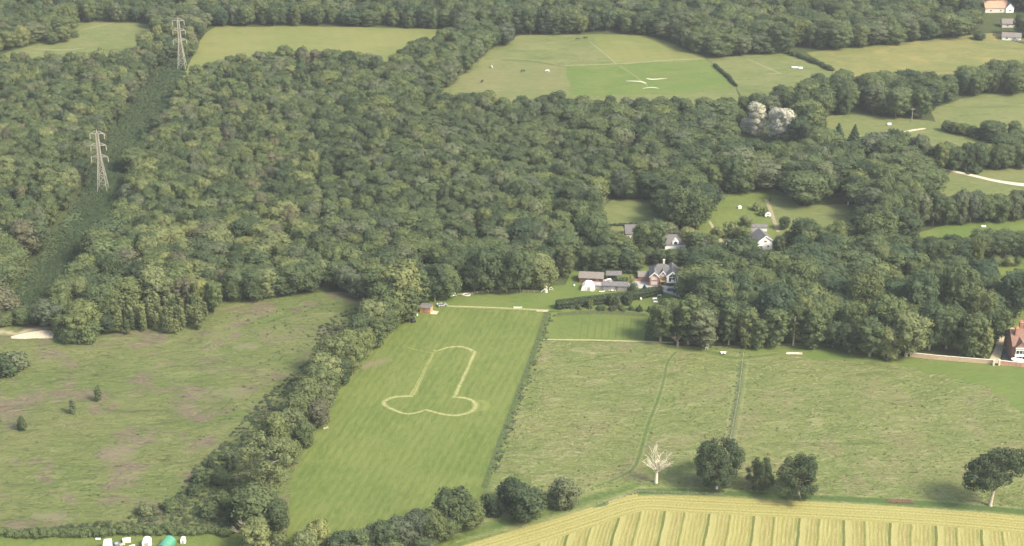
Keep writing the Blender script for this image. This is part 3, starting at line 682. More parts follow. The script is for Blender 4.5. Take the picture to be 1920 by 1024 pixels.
GREENCAN = plain('green_canvas', (.08,.26,.17), .6, .06, 2); TIMBER = plain('pale_timber', (.50,.44,.32), .9, .15, 1); DARKT = plain('weathered_timber', (.16,.13,.10), .9, .2, 1)
BUFF = courses('buff_wall_brick', (.56,.40,.27), (.62,.46,.32), .25); STONE = plain('pale_stone', (.62,.56,.46), .85, .08)

BLIND = plain('pale_blind', (.62,.60,.55), .6, .1, .5)
def window(parent, x, z, w_, h_, y, face='front', frame=WHITE, pane=None):
    """window with a frame and a pane, on a wall lying at y (front) or x"""
    mb = MB(); t = .09; e = .06
    for a in ((x-w_/2, x+w_/2, z, z+t), (x-w_/2, x+w_/2, z+h_-t, z+h_), (x-w_/2, x-w_/2+t, z+t, z+h_-t), (x+w_/2-t, x+w_/2, z+t, z+h_-t), (x-t/2, x+t/2, z+t, z+h_-t)):
        mb.box(a[0], a[1], y-e, y+.05, a[2], a[3])
    f = mb.build('window', frame, parent); MB().box(x-w_/2+t, x+w_/2-t, y-.02, y+.04, z+t, z+h_-t).build('pane', pane or GLASS, f); return f
def gable_roof(mb, x0, x1, y0, y1, ze, zr, axis, t=.22, over=.35):
    """two sloping slabs; axis = direction of the ridge"""
    a, b, c, d = (y0, y1, x0, x1) if axis == 'x' else (x0, x1, y0, y1); m = (a + b) / 2; sl = (zr - ze) / (m - a); zo = ze - sl * over
    mb.prism([(a-over, zo), (m, zr), (m, zr+t), (a-over, zo+t)], axis, c-over, d+over)
    mb.prism([(b+over, zo), (b+over, zo+t), (m, zr+t+.004), (m, zr+.004)], axis, c-over, d+over)
def gable_wall(mb, x0, x1, y0, y1, ze, zr, axis):
    a, b, c, d = (y0, y1, x0, x1) if axis == 'x' else (x0, x1, y0, y1)
    mb.prism([(a, 0), (b, 0), (b, ze), ((a+b)/2, zr-.03), (a, ze)], axis, c, d)
def house(name, label, cat, x, y, W, D, ze, zr, rz=0, wall=WHITE, roof=SLATE, axis='x', wins=(), door=None, chim=None, barge=None):
    o = empty(name, gp(x, y), rz); tag(o, label, cat); x0, x1 = -W/2, W/2
    mb = MB(); gable_wall(mb, x0, x1, 0, D, ze, zr, axis); mb.build('wall', wall, o)
    mb = MB(); gable_roof(mb, x0, x1, 0, D, ze, zr, axis); r = mb.build('roof', roof, o)
    if chim:
        MB().box(chim[0]-.4, chim[0]+.4, chim[1]-.4, chim[1]+.4, ze, zr+1.2).box(chim[0]-.5, chim[0]+.5, chim[1]-.5, chim[1]+.5, zr+1.2, zr+1.4).build('chimney', BRICK, r)
    for wx, wz, ww, wh in wins: window(o, wx, wz, ww, wh, -.0)
    if door: MB().box(door-.5, door+.5, -.07, .04, 0, 2.1).build('door', DARKT, o)
    if barge:
        mb = MB(); m = (x0+x1)/2
        if axis == 'y':
            for s, e in ((x0-.35, m), (x1+.35, m)):
                z0 = ze - (zr-ze)/(m-x0)*.35; mb.prism([(s, z0-.25), (e, zr-.25), (e, zr+.27), (s, z0+.27)] if s < e else [(s, z0+.27), (e, zr+.27), (e, zr-.25), (s, z0-.25)], 'y', -.42, -.36)
        mb.build('bargeboard', barge, o)
    PLACED.append((o.location.x, o.location.y + D/2, max(W, D)*.6)); return o
def rough_gable(o, x0, x1, y0, y1, ze, zr, wallm, roofm, bargem, zb=0):
    mb = MB(); mb.prism([(x0, zb), (x1, zb), (x1, ze), ((x0+x1)/2, zr), (x0, ze)], 'y', y0, y1); mb.build('wing', wallm, o)
    mb = MB(); gable_roof(mb, x0, x1, y0, y1, ze+.02, zr+.02, 'y', .2, .3); mb.build('roof', roofm, o)
    mb = MB(); m = (x0+x1)/2; z0 = ze - (zr-ze)/(m-x0)*.3
    mb.prism([(x0-.3, z0-.28), (m, zr-.28), (m, zr+.30), (x0-.3, z0+.3)], 'y', y0-.42, y0-.32); mb.prism([(x1+.3, z0+.3), (m, zr+.302), (m, zr-.278), (x1+.3, z0-.28)], 'y', y0-.421, y0-.321)
    mb.build('bargeboard', bargem, o)

# the brick house
o = empty('brick_house', gp(1244, 537), R(-3)); tag(o, 'red brick house with grey hipped roof and a white glazed gable beside the copse', 'house')
MB().box(-6.1, 3.6, 2.2, 10, 0, 5).build('wall', BRICK2, o)
mb = MB(); mb.add([(-6.5,1.8,4.9),(4.4,1.8,4.9),(4.4,10.4,4.9),(-6.5,10.4,4.9),(-2.6,6.1,8.3),(.6,6.1,8.3)], [(0,1,5,4),(1,2,5),(2,3,4,5),(3,0,4),(3,2,1,0)])
r = mb.build('roof', SLATE, o); MB().box(-.3,.5,6.9,7.7,6.8,9.6).box(-.4,.6,6.8,7.8,9.6,9.8).build('chimney', CREAM, r)
rough_gable(o, -6.2, -2.2, 0, 5, 4.7, 6.7, BRICK2, SLATE, WHITE); rough_gable(o, -1.9, 1.1, 1.2, 5, 5.0, 6.9, BRICK2, SLATE, WHITE)
mb = MB(); mb.box(1.5, 6.1, .3, 9.3, 0, 2.0); mb.build('ground_floor', plain('dark_stone', (.14,.12,.11), .9), o)  # ground floor in one dark stone colour below the white gable
rough_gable(o, 1.3, 6.3, -.6, 9.5, 5.3, 7.4, WHITE, SLATE, WHITE, 2.0)
mb = MB(); mb.prism([(2.3, 2.7), (4.9, 2.7), (4.9, 5.2), (3.6, 6.5), (2.3, 5.2)], 'y', -.66, -.5); f = mb.build('gable_window', GLASS, o)
mb = MB(); mb.box(2.2, 5.0, -.72, -.67, 2.55, 2.7).box(3.55, 3.65, -.72, -.67, 2.7, 6.3).box(2.3, 4.9, -.74, -.67, 4.6, 4.7).box(3.2, 4.6, -.78, -.67, 2.75, 3.7); mb.build('frame', WHITE, f)
MB().box(5.35, 5.75, -.66, -.5, 2.9, 5.2).build('side_window', GLASS, o)
for z in (3.2, .8): window(o, -4.2, z, 2.6, 1.4, 0, pane=BLIND)
window(o, -.4, 4.4, 1.4, 1.1, 1.2, pane=BLIND); MB().box(-1.6, 1.0, -.3, 1.2, 2.3, 2.5).box(-1.5, -1.35, -.2, -.05, 0, 2.3).box(.8, .95, -.2, -.05, 0, 2.3).build('porch', plain('mossy_porch', (.42,.42,.20), .9), o)
MB().box(-.9, .1, 1.12, 1.22, 0, 2.1).build('door', DARKT, o)
mb = MB()
for k in range(9): mb.box(1.0+k*.65, 1.08+k*.65, -3.0, -2.92, 0, 1.0)
mb.box(.9, 6.4, -3.02, -2.9, 1.0, 1.1); mb.build('railing', WHITE, o); MB().box(.8, 6.6, -3.2, -.1, -.2, .25).build('terrace', plain('terrace_stone', (.34,.34,.34), .9), o)
PLACED.append((o.location.x, o.location.y+5, 9))
house('garage', 'low brown roofed brick garage joined left of the brick house', 'garage', 1208, 528, 5.2, 5.5, 2.4, 3.8, 0, BRICK, SLATE2, 'x', door=0)
house('log_barn', 'red brown timber barn with grey roof on the left of the yard', 'barn', 1108, 531, 10.6, 6, 2.5, 4.1, R(-6), LOGS, SLATE2, 'x', [(2.8, .3, 1.0, 1.9), (-1, .9, 1.4, 1.0)], -3.2)
house('stable_shed', 'long grey shed with shallow slate roof in the middle of the yard', 'shed', 1153, 545, 10.8, 4.4, 2.3, 3.3, R(-5), GREYBOARD, SLATE, 'x', [(-1.5, .9, .9, .8), (2.2, .9, .9, .8)], .6)
house('side_shed', 'small open fronted grey shed joined to the long grey shed', 'shed', 1122, 543, 3.8, 3.2, 2.1, 2.7, R(-5), GREYBOARD, GREYBOARD, 'x', (), 0)
# white marquee
o = empty('marquee', gp(1102, 546), R(-8)); tag(o, 'white fabric marquee at the left end of the grey sheds', 'marquee')
MB().prism([(-3.1,0),(3.0,0),(2.9,2.0),(1.2,3.1),(-1.2,3.1),(-2.6,1.9)], 'y', 0, 4.6).build('canopy', WHITE, o)
for x in (-3.0, -1, 1, 2.9): MB().tube([(x, -.06, 0), (x, -.06, 2.0)], .05, 5).build('pole', GALV, o)
MB().box(-.2,.9,-.05,.02,0,1.9).build('doorway', plain('dim_canvas', (.45,.43,.38), .9), o)
# timber shed in the mown field
o = empty('timber_shed', gp(797, 587), R(-16)); tag(o, 'orange timber shed with flat grey roof at the top of the mown field', 'shed')
MB().box(-2.4, 2.4, 0, 3.4, 0, 2.4).build('wall', ORANGE, o); mb = MB(); mb.prism([(-.3, 2.40), (3.7, 2.75), (3.7, 2.9), (-.3, 2.55)], 'x', -2.6, 2.6); mb.build('roof', SLATE, o)
MB().box(-.9, .1, -.06, .03, 0, 2.0).build('door', plain('amber_door', (.40,.20,.10), .7), o); MB().box(2.4, 5.2, -.4, 2.8, 0, .22).build('deck', TIMBER, o); window(o, 1.4, 1.1, .9, .8, 0)
# white gabled bungalow and its neighbours
house('bungalow', 'white gabled bungalow with dark slate roof standing among trees', 'house', 1434, 469, 9.0, 9, 4.0, 7.2, R(13), WHITE, SLATE, 'y', [(-1.8, 1.2, 1.2, 1.2), (1.6, 1.2, 1.2, 1.2), (0, 3.9, 1.4, 1.1)], None, None, WHITE)
house('outbuilding', 'low white walled outbuilding behind the white gabled bungalow', 'outbuilding', 1404, 444, 10, 4, 2.4, 3.4, R(5), CREAM, SLATE2, 'x', [(-2, .8, 1, 1), (2, .8, 1, 1)])
house('annexe', 'small low white annexe at the back right of the bungalow', 'annexe', 1424, 434, 7, 3, 2.2, 3.0, R(-4), WHITE, SLATE, 'x')
o = house('dormer_house', 'grey roofed white house with an arched dormer behind the dark hedge trees', 'house', 1266, 468, 9.5, 7, 2.8, 6.2, R(3), WHITE, SLATE, 'x')
mb = MB(); mb.prism([(-1.5,2.6),(1.5,2.6),(1.5,3.9),(0,5.2),(-1.5,3.9)], 'y', -.25, 2.5); mb.build('dormer', WHITE, o); MB().prism([(-.8,2.9),(.8,2.9),(.8,3.7),(0,4.3),(-.8,3.7)], 'y', -.3, -.2).build('window', GLASS, o)
house('white_cottage', 'white gable end and grey roof peeping out left of the pale track', 'cottage', 1322, 469, 3.6, 6, 2.8, 4.6, R(-20), WHITE, SLATE, 'y')
house('white_house', 'tall narrow white gabled house behind pale green trees at left', 'house', 1203, 466, 4.6, 8, 4.0, 6.6, R(-10), WHITE, SLATE, 'y', [(0, 1, 1.2, 1.3)])
house('slate_house', 'far grey roofed house with two bright rooflights at the small meadow', 'house', 1190, 447, 8.5, 7, 2.6, 5.6, R(4), CREAM, SLATE, 'x')
house('garden_room', 'small terracotta garden room below the tall narrow white house', 'garden room', 1199, 478, 4.2, 3, 1.8, 2.4, R(-10), CREAM, TILE_PINK, 'x')
house('white_lodge', 'small white lodge in the trees right of the pale track', 'lodge', 1363, 466, 2.8, 3, 2.6, 3.6, R(-8), WHITE, SLATE, 'y', [(0, .9, 1.2, 1.4)])
# far houses at the top right corner
house('far_house', 'far white fronted house with wide grey roof at the top frame edge', 'house', 1693, 14, 16, 9, 3.2, 6.5, 0, WHITE, SLATE2, 'x', [(-5, .9, 1.4, 1.3), (-1, .9, 1.4, 1.3), (4, .9, 1.4, 1.3)])
house('far_house', 'far house with a faded pink tiled roof in the top right corner', 'house', 1868, 24, 16, 9, 3.4, 7.2, R(4), CREAM, TILE_PINK, 'x', [(-4, .9, 1.4, 1.3), (3, .9, 1.4, 1.3)], None, (2, 5))
house('far_house', 'far white gabled house right of the faded pink roof', 'house', 1893, 24, 5.6, 10, 3.8, 6.8, R(5), WHITE, SLATE, 'y', [(0, .9, 1.4, 1.3)])
house('far_house', 'long low grey roofed far house near the right edge', 'house', 1900, 52, 15, 7, 2.6, 5.0, R(-3), CREAM, SLATE2, 'x', [(-4, .8, 1.4, 1.2), (3, .8, 1.4, 1.2)])
house('far_house', 'low brown roofed bungalow behind the boundary fence at the right edge', 'house', 1896, 76, 12, 6, 2.4, 4.4, R(-12), WHITE, SLATE2, 'x', [(-3, .8, 1.4, 1.2), (2, .8, 1.4, 1.2)])
house('far_house', 'far grey roofed house half hidden above the far hay field', 'house', 1786, 56, 11, 7, 2.5, 5.2, R(10), CREAM, SLATE, 'x', [(-3, .8, 1.4, 1.2)])

# brick mansion at the right edge
o = empty('brick_mansion', gp(1895.5, 676), R(-2)); tag(o, 'large red brick mansion with chimneys and white framed bays at the right edge', 'mansion')
W = 20.0; MB().box(0, W, 0, 13, 0, 6.6).build('wall', BRICK, o)
mb = MB(); gable_roof(mb, 0, W, 0, 13, 6.6, 11.0, 'x'); mb.prism([(0,6.5),(13,6.5),(6.5,10.9)], 'x', .1, W-.1); r = mb.build('roof', REDTILE, o)
for cx, cy, h in ((2.0, 4.5, 12.6), (4.8, 9, 13.0), (8.6, 4.5, 12.8)):
    MB().box(cx-.6, cx+.6, cy-.8, cy+.8, 8, h).box(cx-.75, cx+.75, cy-.95, cy+.95, h, h+.25).box(cx-.35, cx+.35, cy-.3, cy+.3, h+.25, h+.9).build('chimney', BRICK2, r)
for k in range(3):
    x0 = .9 + k*6.2; mb = MB(); mb.box(x0, x0+4.6, -1.3, 0, 0, 6.2); b = mb.build('bay', BRICK2, o)
    for z, h in ((.7, 1.9), (3.7, 1.6)):
        mb = MB()
        for q in range(4): mb.box(x0+.2+q*1.36, x0+.34+q*1.36, -1.38, -1.3, z, z+h)
        mb.box(x0+.1, x0+4.5, -1.42, -1.3, z+h, z+h+.3).box(x0+.1, x0+4.5, -1.42, -1.3, z-.3, z); f = mb.build('window', WHITE, b); MB().box(x0+.3, x0+4.3, -1.34, -1.3, z, z+h).build('pane', GLASS, f)
    MB().box(x0-.15, x0+4.75, -1.5, 0, 6.2, 6.45).build('stone_band', WHITE, b); MB().box(x0-.1, x0+4.7, -1.4, 0, 2.95, 3.2).build('stone_band', WHITE, b)
    mb = MB(); gable_roof(mb, x0, x0+4.6, -1.3, 5, 6.5, 9.0, 'y', .2, .2); mb.build('roof', REDTILE, o); MB().prism([(x0,6.45),(x0+4.6,6.45),(x0+2.3,8.9)], 'y', -1.3, 4).build('gable', BRICK, o)
PLACED.append((o.location.x+9, o.location.y+6, 14))
for dx, dy, nm in ((1902,682,'parasol'),(1912,684,'parasol')):
    o = empty(nm, gp(dx, dy)); tag(o, ('left' if dx < 1910 else 'right') + ' white parasol standing open on the mansion terrace', 'parasol')
    MB().tube([(0,0,0),(0,0,2.3)], .04, 6).build('pole', TIMBER, o); mb = MB(); mb.add([(0,0,2.7)] + [(1.6*math.cos(a*math.pi/4), 1.6*math.sin(a*math.pi/4), 2.1) for a in range(8)], [(0, a+1, (a+1)%8+1) for a in range(8)]); mb.build('canopy', WHITE, o)
def bench(x, y, L, label, mat=WHITE, rz=0):
    o = empty('bench', gp(x, y), rz); tag(o, label, 'bench')
    MB().box(-L/2, L/2, -.25, .25, .42, .48).build('seat', mat, o); MB().box(-L/2, L/2, .25, .31, .48, .9).build('backrest', mat, o)
    for s in (-1, 1): MB().box(s*(L/2-.15)-.05, s*(L/2-.15)+.05, -.2, .28, 0, .42).build('leg', mat, o)
bench(1888, 654, 2.0, 'white bench on the dark lawn left of the brick mansion'); bench(1228, 562, 2.0, 'white bench in the garden below the brick house', rz=.2); bench(1229, 568, 1.8, 'second white bench just below the first garden bench', rz=-.1)

# walls, fences
def wall_run(name, label, cat, px, h, t, mat, cap=None, piers=0):
    o = empty(name, gp(*px[0])); tag(o, label, cat); P = [gp(*p) - gp(*px[0]) for p in px]
    mb = MB(); mc = MB()
    for a, b in zip(P[:-1], P[1:]):
        d = b - a; M = Matrix.Translation(a) @ Matrix.Rotation(math.atan2(d.y, d.x), 4, 'Z'); mb.box(0, d.length, -t/2, t/2, -.2, h, 0, M); mc.box(-.05, d.length+.05, -t/2-.08, t/2+.08, h, h+.12, 0, M)
    mb.build('wall', mat, o); mc.build('coping', cap or mat, o); return o
wall_run('garden_wall', 'long buff brick garden wall below the copse left of the mansion', 'wall', [(1706,669),(1752,674),(1800,678),(1861,683)], 1.9, .4, BUFF, STONE)
wall_run('garden_wall', 'pinkish brick garden wall right of the gate piers at the mansion', 'wall', [(1874,684),(1915,688),(1990,692)], 1.9, .4, plain('pink_brick', (.50,.28,.20), .9), STONE)
for x, lab in ((1862.5,'left'),(1873,'right')):
    o = empty('gate_pier', gp(x, 685)); tag(o, lab + ' cream gate pier where the garden path meets the wall', 'gate pier'); MB().box(-.35,.35,-.35,.35,-.1,2.3).build('shaft', STONE, o); MB().box(-.48,.48,-.48,.48,2.3,2.5).build('cap', STONE, o)
wall_run('concrete_wall', 'pale grey boarded wall half hidden by shrubs near the sandy patch', 'wall', [(91,607),(122,601)], 2.6, .4, plain('pale_boards', (.36,.33,.24), .9))
def fence(name, label, px, gap, h, mat, rails=2, r=.06, rail_r=.035):
    base = gp(*px[0]); o = empty(name, base); tag(o, label, 'fence'); P = [gp(*p) - base for p in px]
    pm = MB().box(-r, r, -r, r, -.2, h).mesh('post', mat); mr = MB(); n = 0
    for a, b in zip(P[:-1], P[1:]):
        L = (b-a).length; k = max(1, round(L/gap)); rz = math.atan2((b-a).y, (b-a).x)
        for i in range(k):
            if n < 99: link('post', pm, o, a.lerp(b, i/k), rz); n += 1
        for q in range(rails):
            z = h * (.95 - .4*q); mr.tube([a + Vector((0,0,z)), b + Vector((0,0,z))], rail_r, 4)
    mr.build('rail', mat, o)
fence('rail_fence', 'pale post and rail fence along the hay field below the bare dead tree', [(1122,947),(1160,936),(1197,925),(1290,928),(1357,931)], 3.0, 1.25, plain('grey_timber', (.27,.25,.19), .9), 2, .08, .04)
fence('wire_fence', 'thin dark post and wire fence down the right side of the mown field', [(1024,588),(1008,638),(984,706),(956,780),(930,850),(907,925)], 4.0, 1.2, DARKT, 3, .08, .015)
fence('paddock_fence', 'pale rail fence along the tree line behind the mown paddock', [(856,556),(905,550),(960,548),(1012,549)], 2.6, 1.2, TIMBER, 2, .07, .05)
fence('lawn_fence', 'low timber fence between the mown paddock and the mown field', [(842,578),(930,581),(1028,586)], 2.6, .9, TIMBER, 2, .06, .04)
fence('copse_fence', 'pale timber fence in front of the copse near the small dead tree', [(1262,646),(1318,647),(1372,650)], 2.6, 1.1, DARKT, 2, .07, .04)
fence('garden_fence', 'dark boundary fence in front of the low bungalow in the top right corner', [(1862,66),(1890,74),(1935,86)], 3, 1.6, DARKT, 3, .1, .2)
fence('field_fence', 'thin post fence running up the rough meadow to the copse', [(1368,835),(1376,790),(1386,735),(1392,680),(1396,655)], 5.0, 1.2, TIMBER, 2, .07, .012)
# hedges
def hedge(label, px, w_, h, tone, clipped=False, card=.4, group=None, name='hedge', gaps=0.0):
    base = gp(*px[0]); r_ = random.Random(int(px[0][0]) + 7); P = [gp(*p) - base for p in px]; cl = []
    for a, b in zip(P[:-1], P[1:]):
        L = (b-a).length; st = (h*.34 if not clipped else h*.3); k = max(1, int(L/st)); nn = Vector((-(b-a).y, (b-a).x, 0)).normalized()
        for i in range(k):
            p = a.lerp(b, (i + .5)/k)
            if r_.random() < gaps: continue
            if clipped:
                for s in (-1, 1):
                    for z in (.28, .72): q = p + nn * s * w_ * .22; cl.append(((q.x, q.y, h*z), h*.31, 1.0))
            else:
                hh = h * r_.uniform(.6, 1.1); q = p + nn * r_.uniform(-.3, .3) * w_; cl.append(((q.x, q.y, hh*.45), max(hh*.5, w_*.34)*r_.uniform(.8, 1.1), min(1.0, hh*.55/max(hh*.5, w_*.34))))
    v, q, t = leaf_cloud(cl, card, 3, jitter=.04 if clipped else .14, density=1.2)
    me = np_mesh(name, v, q, t, [LEAF[tone]], 0); o = link(name, me, None, base); tag(o, label, 'hedge', group); return o
hedge('tall dark clipped hedge left of the brick house garden', [(1044,579),(1092,573),(1135,568),(1170,564),(1205,558),(1240,551)], 3.0, 3.8, 'dark', True)
hedge('narrow dark hedge between the upper field and the small upper paddock', [(1340,124),(1360,142),(1380,163)], 2, 2.2, 'dark')
hedge('dark scrubby hedge left of the far hay field', [(1474,100),(1500,108),(1530,120),(1562,134)], 3.0, 3.2, 'dark')
hedge('long untrimmed hedge along the bottom of the heath', [(-70,1004),(60,1006),(160,1004),(260,1000),(350,1000),(436,1002)], 4.0, 3.2, 'mid')
hedge('low shrubby hedge between pony field and right field', [(1770,236),(1800,246),(1835,262)], 3.5, 2.6, 'mid')
hedge('dark hedge line behind the small dark meadow nook', [(1140,424),(1190,423),(1236,422)], 1.5, 1.6, 'dark')
hedge('dark hedge behind the yard and barn', [(1090,512),(1130,511),(1165,512),(1200,514)], 2.6, 2.4, 'dark')
hedge('dark hedge beside the lane right of the brick house', [(1290,514),(1340,512),(1385,510)], 2.6, 2.2, 'dark')

# pylons and power cables
ARMS = [(31.2, 3.6), (25.0, 3.9), (18.8, 4.2)]
def pylon(loc, label):
    o = empty('pylon', loc); tag(o, label, 'pylon', None)
    def half(z): return 2.5 + (0.75 - 2.5) * min(1, z / 19.0) if z < 19 else .75 - .15 * (z - 19) / 13
    mb = MB(); lv = [0, 4.5, 8.5, 12, 15, 17, 19, 21, 23, 25, 27.2, 29.2, 31.4]
    for sx in (-1, 1):
        for sy in (-1, 1): mb.tube([(sx*half(z), sy*half(z), z) for z in lv], .17, 4)
    mb.tube([(-.6,0,31.4),(0,0,33.4),(.6,0,31.4)], .12, 4); mb.tube([(0,-.6,31.4),(0,0,33.4),(0,.6,31.4)], .12, 4); mb.build('tower_leg', GALV, o)
    mb = MB()
    for a, b in zip(lv[:-1], lv[1:]):
        h0, h1 = half(a), half(b)
        for s in (-1, 1):
            for p, q in (((-h0, s*h0, a), (h1, s*h1, b)), ((h0, s*h0, a), (-h1, s*h1, b)), ((s*h0, -h0, a), (s*h1, h1, b)), ((s*h0, h0, a), (s*h1, -h1, b))): mb.tube([p, q], .07, 3, cap=False)
            mb.tube([(-h1, s*h1, b), (h1, s*h1, b)], .07, 3, cap=False); mb.tube([(s*h1, -h1, b), (s*h1, h1, b)], .07, 3, cap=False)
    mb.build('bracing', GALV, o)
    for z, L in ARMS:
        mb = MB()
        for s in (-1, 1):
            for sy in (-1, 1): mb.tube([(s*.7, sy*.6, z), (s*L, 0, z)], .13, 4); mb.tube([(s*.7, sy*.6, z+1.5), (s*L, 0, z+.05)], .10, 4)
            for k in (.35, .65): x = .7 + (L-.7)*k; mb.tube([(s*x, .3*(1-k), z), (s*x, .2*(1-k), z+1.4*(1-k))], .06, 3)
        a = mb.build('crossarm', GALV, o)
        for s in (-1, 1):
            mb = MB(); pts = [(s*L, 0, z - .1 - k*.25) for k in range(12)]; mb.tube(pts, [.14 if k % 2 else .22 for k in range(12)], 7); mb.build('insulator', plain('insulator_glass', (.45,.42,.36), .4), a)
PY = [Vector((-207, 1180, 0)), None, None, Vector((-214, 560, 0))]
PY[1] = gp(342, 130); PY[2] = gp(194, 359)
pylon(PY[1], 'far steel lattice pylon beside the golden far field'); pylon(PY[2], 'near steel lattice pylon rising from the wood')
for P in (PY[1], PY[2]): pass
for i, (z, L) in enumerate(ARMS + [(36.2, 0)]):
    for s in ((-1, 1) if L else (0,)):
        mb = MB(); r_ = .02
        for a, b in zip(PY[:-1], PY[1:]):
            zz_ = z - 2.9 if L else 33.4; A = a + Vector((s*L, 0, zz_)); B = b + Vector((s*L, 0, zz_))
            mb.tube([A.lerp(B, t/16) - Vector((0, 0, 5.5*4*(t/16)*(1-t/16))) for t in range(17)], r_, 4)
        side = {-1: 'left', 1: 'right', 0: ''}[s]; lev = ['top', 'middle', 'lowest', ''][i]
        tag(mb.build('power_cable', DARKT), (f'{lev} {side} power cable strung between the pylons above the wood' if s else 'single earth cable joining the tips of the pylons'), 'cable', 'power cables')
o = empty('telegraph_pole', gp(1709, 229)); tag(o, 'wooden telegraph pole with a crossbar at the pony field edge', 'pole')
MB().tube([(0,0,0),(0,0,8.5)], [.22,.16], 6).build('pole', plain('grey_pole', (.34,.31,.27), .9), o); MB().box(-1.3,1.3,-.09,.09,7.6,7.9).build('crossbar', MATS['grey_pole'], o)
for x, y, h, lab in ((1647,369,9.5,'slim pale bare trunk standing at the wood edge behind the paddock'),(1499,362,6,'short pale bare trunk at the wood edge left of the paddock')):
    o = empty('dead_tree', gp(x, y)); tag(o, lab, 'tree'); MB().tube([(0,0,0),(.1,0,h*.5),(-.1,0,h)], [.4,.32,.18], 7).build('trunk', BARK_PALE, o, True); MB().tube([(0,0,h*.6),(.9,-.2,h*.85)], [.16,.06], 5).tube([(0,0,h*.7),(-.9,.2,h)], [.15,.05], 5).build('branch', BARK_PALE, o, True)

# vehicles
def car(x, y, rz, mat, label, name='parked_car', cat='car'):
    o = empty(name, gp(x, y), rz); tag(o, label, cat)
    MB().prism([(-2.1,.35),(2.1,.35),(2.15,.75),(2.0,.92),(1.1,1.0),(-1.75,1.0),(-2.15,.9)], 'y', -.88, .88).prism([(1.05,.98),(.4,1.42),(-1.3,1.45),(-1.9,.98)], 'y', -.74, .74).build('body', mat, o)
    MB().prism([(.98,1.02),(.42,1.36),(-1.25,1.39),(-1.75,1.02)], 'y', -.76, -.742).prism([(.98,1.02),(.42,1.36),(-1.25,1.39),(-1.75,1.02)], 'y', .742, .76).build('side_window', GLASS, o)
    MB().add([(1.12,-.68,1.0),(1.12,.68,1.0),(.46,.64,1.42),(.46,-.64,1.42)], [(0,1,2,3)]).build('windscreen', GLASS, o)
    wm = MB().tube([(0,-.11,0),(0,.11,0)], .33, 12).mesh('wheel', RUBBER)
    for sx in (-1.35, 1.35):
        for sy in (-.8, .8): link('wheel', wm, o, (sx, sy, .33))
car(1144, 529, .15, WHITE, 'white car parked in the yard behind the long grey shed'); car(1155, 529, -.1, BLACKP, 'dark car parked right of the white car in the yard')
car(774, 602, 1.9, plain('dark_green_paint', (.03,.04,.035), .4), 'dark vehicle parked under the trees below the orange timber shed'); car(829, 574, .5, plain('silver_paint', (.42,.43,.42), .35, .05, 1, .5, .4), 'silver grey vehicle at the left end of the grass path')
car(1260, 546, 2.6, plain('grey_paint', (.10,.11,.12), .35), 'dark grey car beside the terrace of the brick house')
o = empty('carport', gp(1151, 522)); tag(o, 'dark roofed carport behind the two parked cars', 'carport')
MB().prism([(-2.2,2.3),(2.2,2.6),(2.2,2.75),(-2.2,2.45)], 'x', -3.6, 3.6).build('roof', SLATE, o)
for sx in (-3.4, 3.4):
    for sy in (-2, 2): MB().box(sx-.08, sx+.08, sy-.08, sy+.08, 0, 2.35).build('post', DARKT, o)
# lorry
o = empty('box_lorry', gp(203, 1036), R(97)); tag(o, 'white box lorry parked below the heath hedge at bottom left', 'lorry')
MB().box(-3.4, 2.6, -1.2, 1.2, .9, 3.5).box(-3.44, 2.64, -1.24, 1.24, 3.5, 3.58).build('box', WHITE, o); MB().prism([(-5.2,.5),(-3.5,.5),(-3.5,2.7),(-4.4,2.7),(-5.2,1.7)], 'y', -1.1, 1.1).build('cab', WHITE, o)
MB().add([(-5.22,-.95,1.7),(-5.22,.95,1.7),(-4.46,.95,2.62),(-4.46,-.95,2.62)], [(0,1,2,3)]).build('windscreen', GLASS, o)
wm = MB().tube([(0,-.15,0),(0,.15,0)], .5, 12).mesh('wheel', RUBBER)
for sx in (-4.2, 1.2, -1.9): [link('wheel', wm, o, (sx, sy, .5)) for sy in (-1.0, 1.0)]
def vault(name, label, cat, x, y, rz, W, L, H, mat, side=.35, wallm=None):
    o = empty(name, gp(x, y), rz); tag(o, label, cat); n = 12
    pts = [(W/2*math.cos(math.pi*k/n), H*side + H*(1-side)*math.sin(math.pi*k/n)) for k in range(n+1)]; out = [(-W/2, 0), (W/2, 0)] + pts
    MB().prism(out, 'y', 0, L).build('canopy', mat, o, False)
    mb = MB()
    for t in range(int(L/1.5)+1): yv = min(L-.02, t*1.5+.02); mb.tube([(p[0]*1.012, yv, p[1]*1.012) for p in pts], .045, 5)
    mb.build('hoop', mat, o); MB().box(-W*.25, W*.25, -.05, .02, 0, H*.7).build('doorway', wallm or mat, o)
vault('tunnel_tent', 'bright green barrel roofed tunnel tent at the bottom left edge', 'tent', 305, 1036, R(-14), 3.9, 6.0, 2.8, GREENCAN, .45, BLACKP)
vault('horse_trailer', 'white round topped trailer between lorry and green tunnel tent', 'trailer', 275, 1028, R(3), 2.7, 2.6, 3.0, WHITE, .7, plain('dim_panel', (.4,.38,.34), .8))
vault('water_tank', 'small white domed tank right of the green tunnel tent', 'tank', 343, 1020, 0, 1.6, 1.5, 2.0, WHITE, .7, plain('dim_panel', (.4,.38,.34), .8))
def small(name, label, cat, x, y, parts, rz=0.0):
    o = empty(name, gp(x, y), rz); tag(o, label, cat)
    for pn, mat, fn in parts: mb = MB(); fn(mb); mb.build(pn, mat, o)
    return o
def crate(w_, d, h): return lambda m: m.box(-w_/2, w_/2, -d/2, d/2, 0, h).box(-w_/2-.06, w_/2+.06, -d/2-.06, d/2+.06, h, h+.08)
small('store_box', 'cream storage box with tan end behind the lorry', 'box', 238, 1016, [('box', CREAM, crate(2.6,1.4,1.1)), ('end_panel', plain('tan_panel', (.42,.26,.16), .8), lambda m: m.box(-1.4,-1.31,-.6,.6,.1,1.0))], .2)
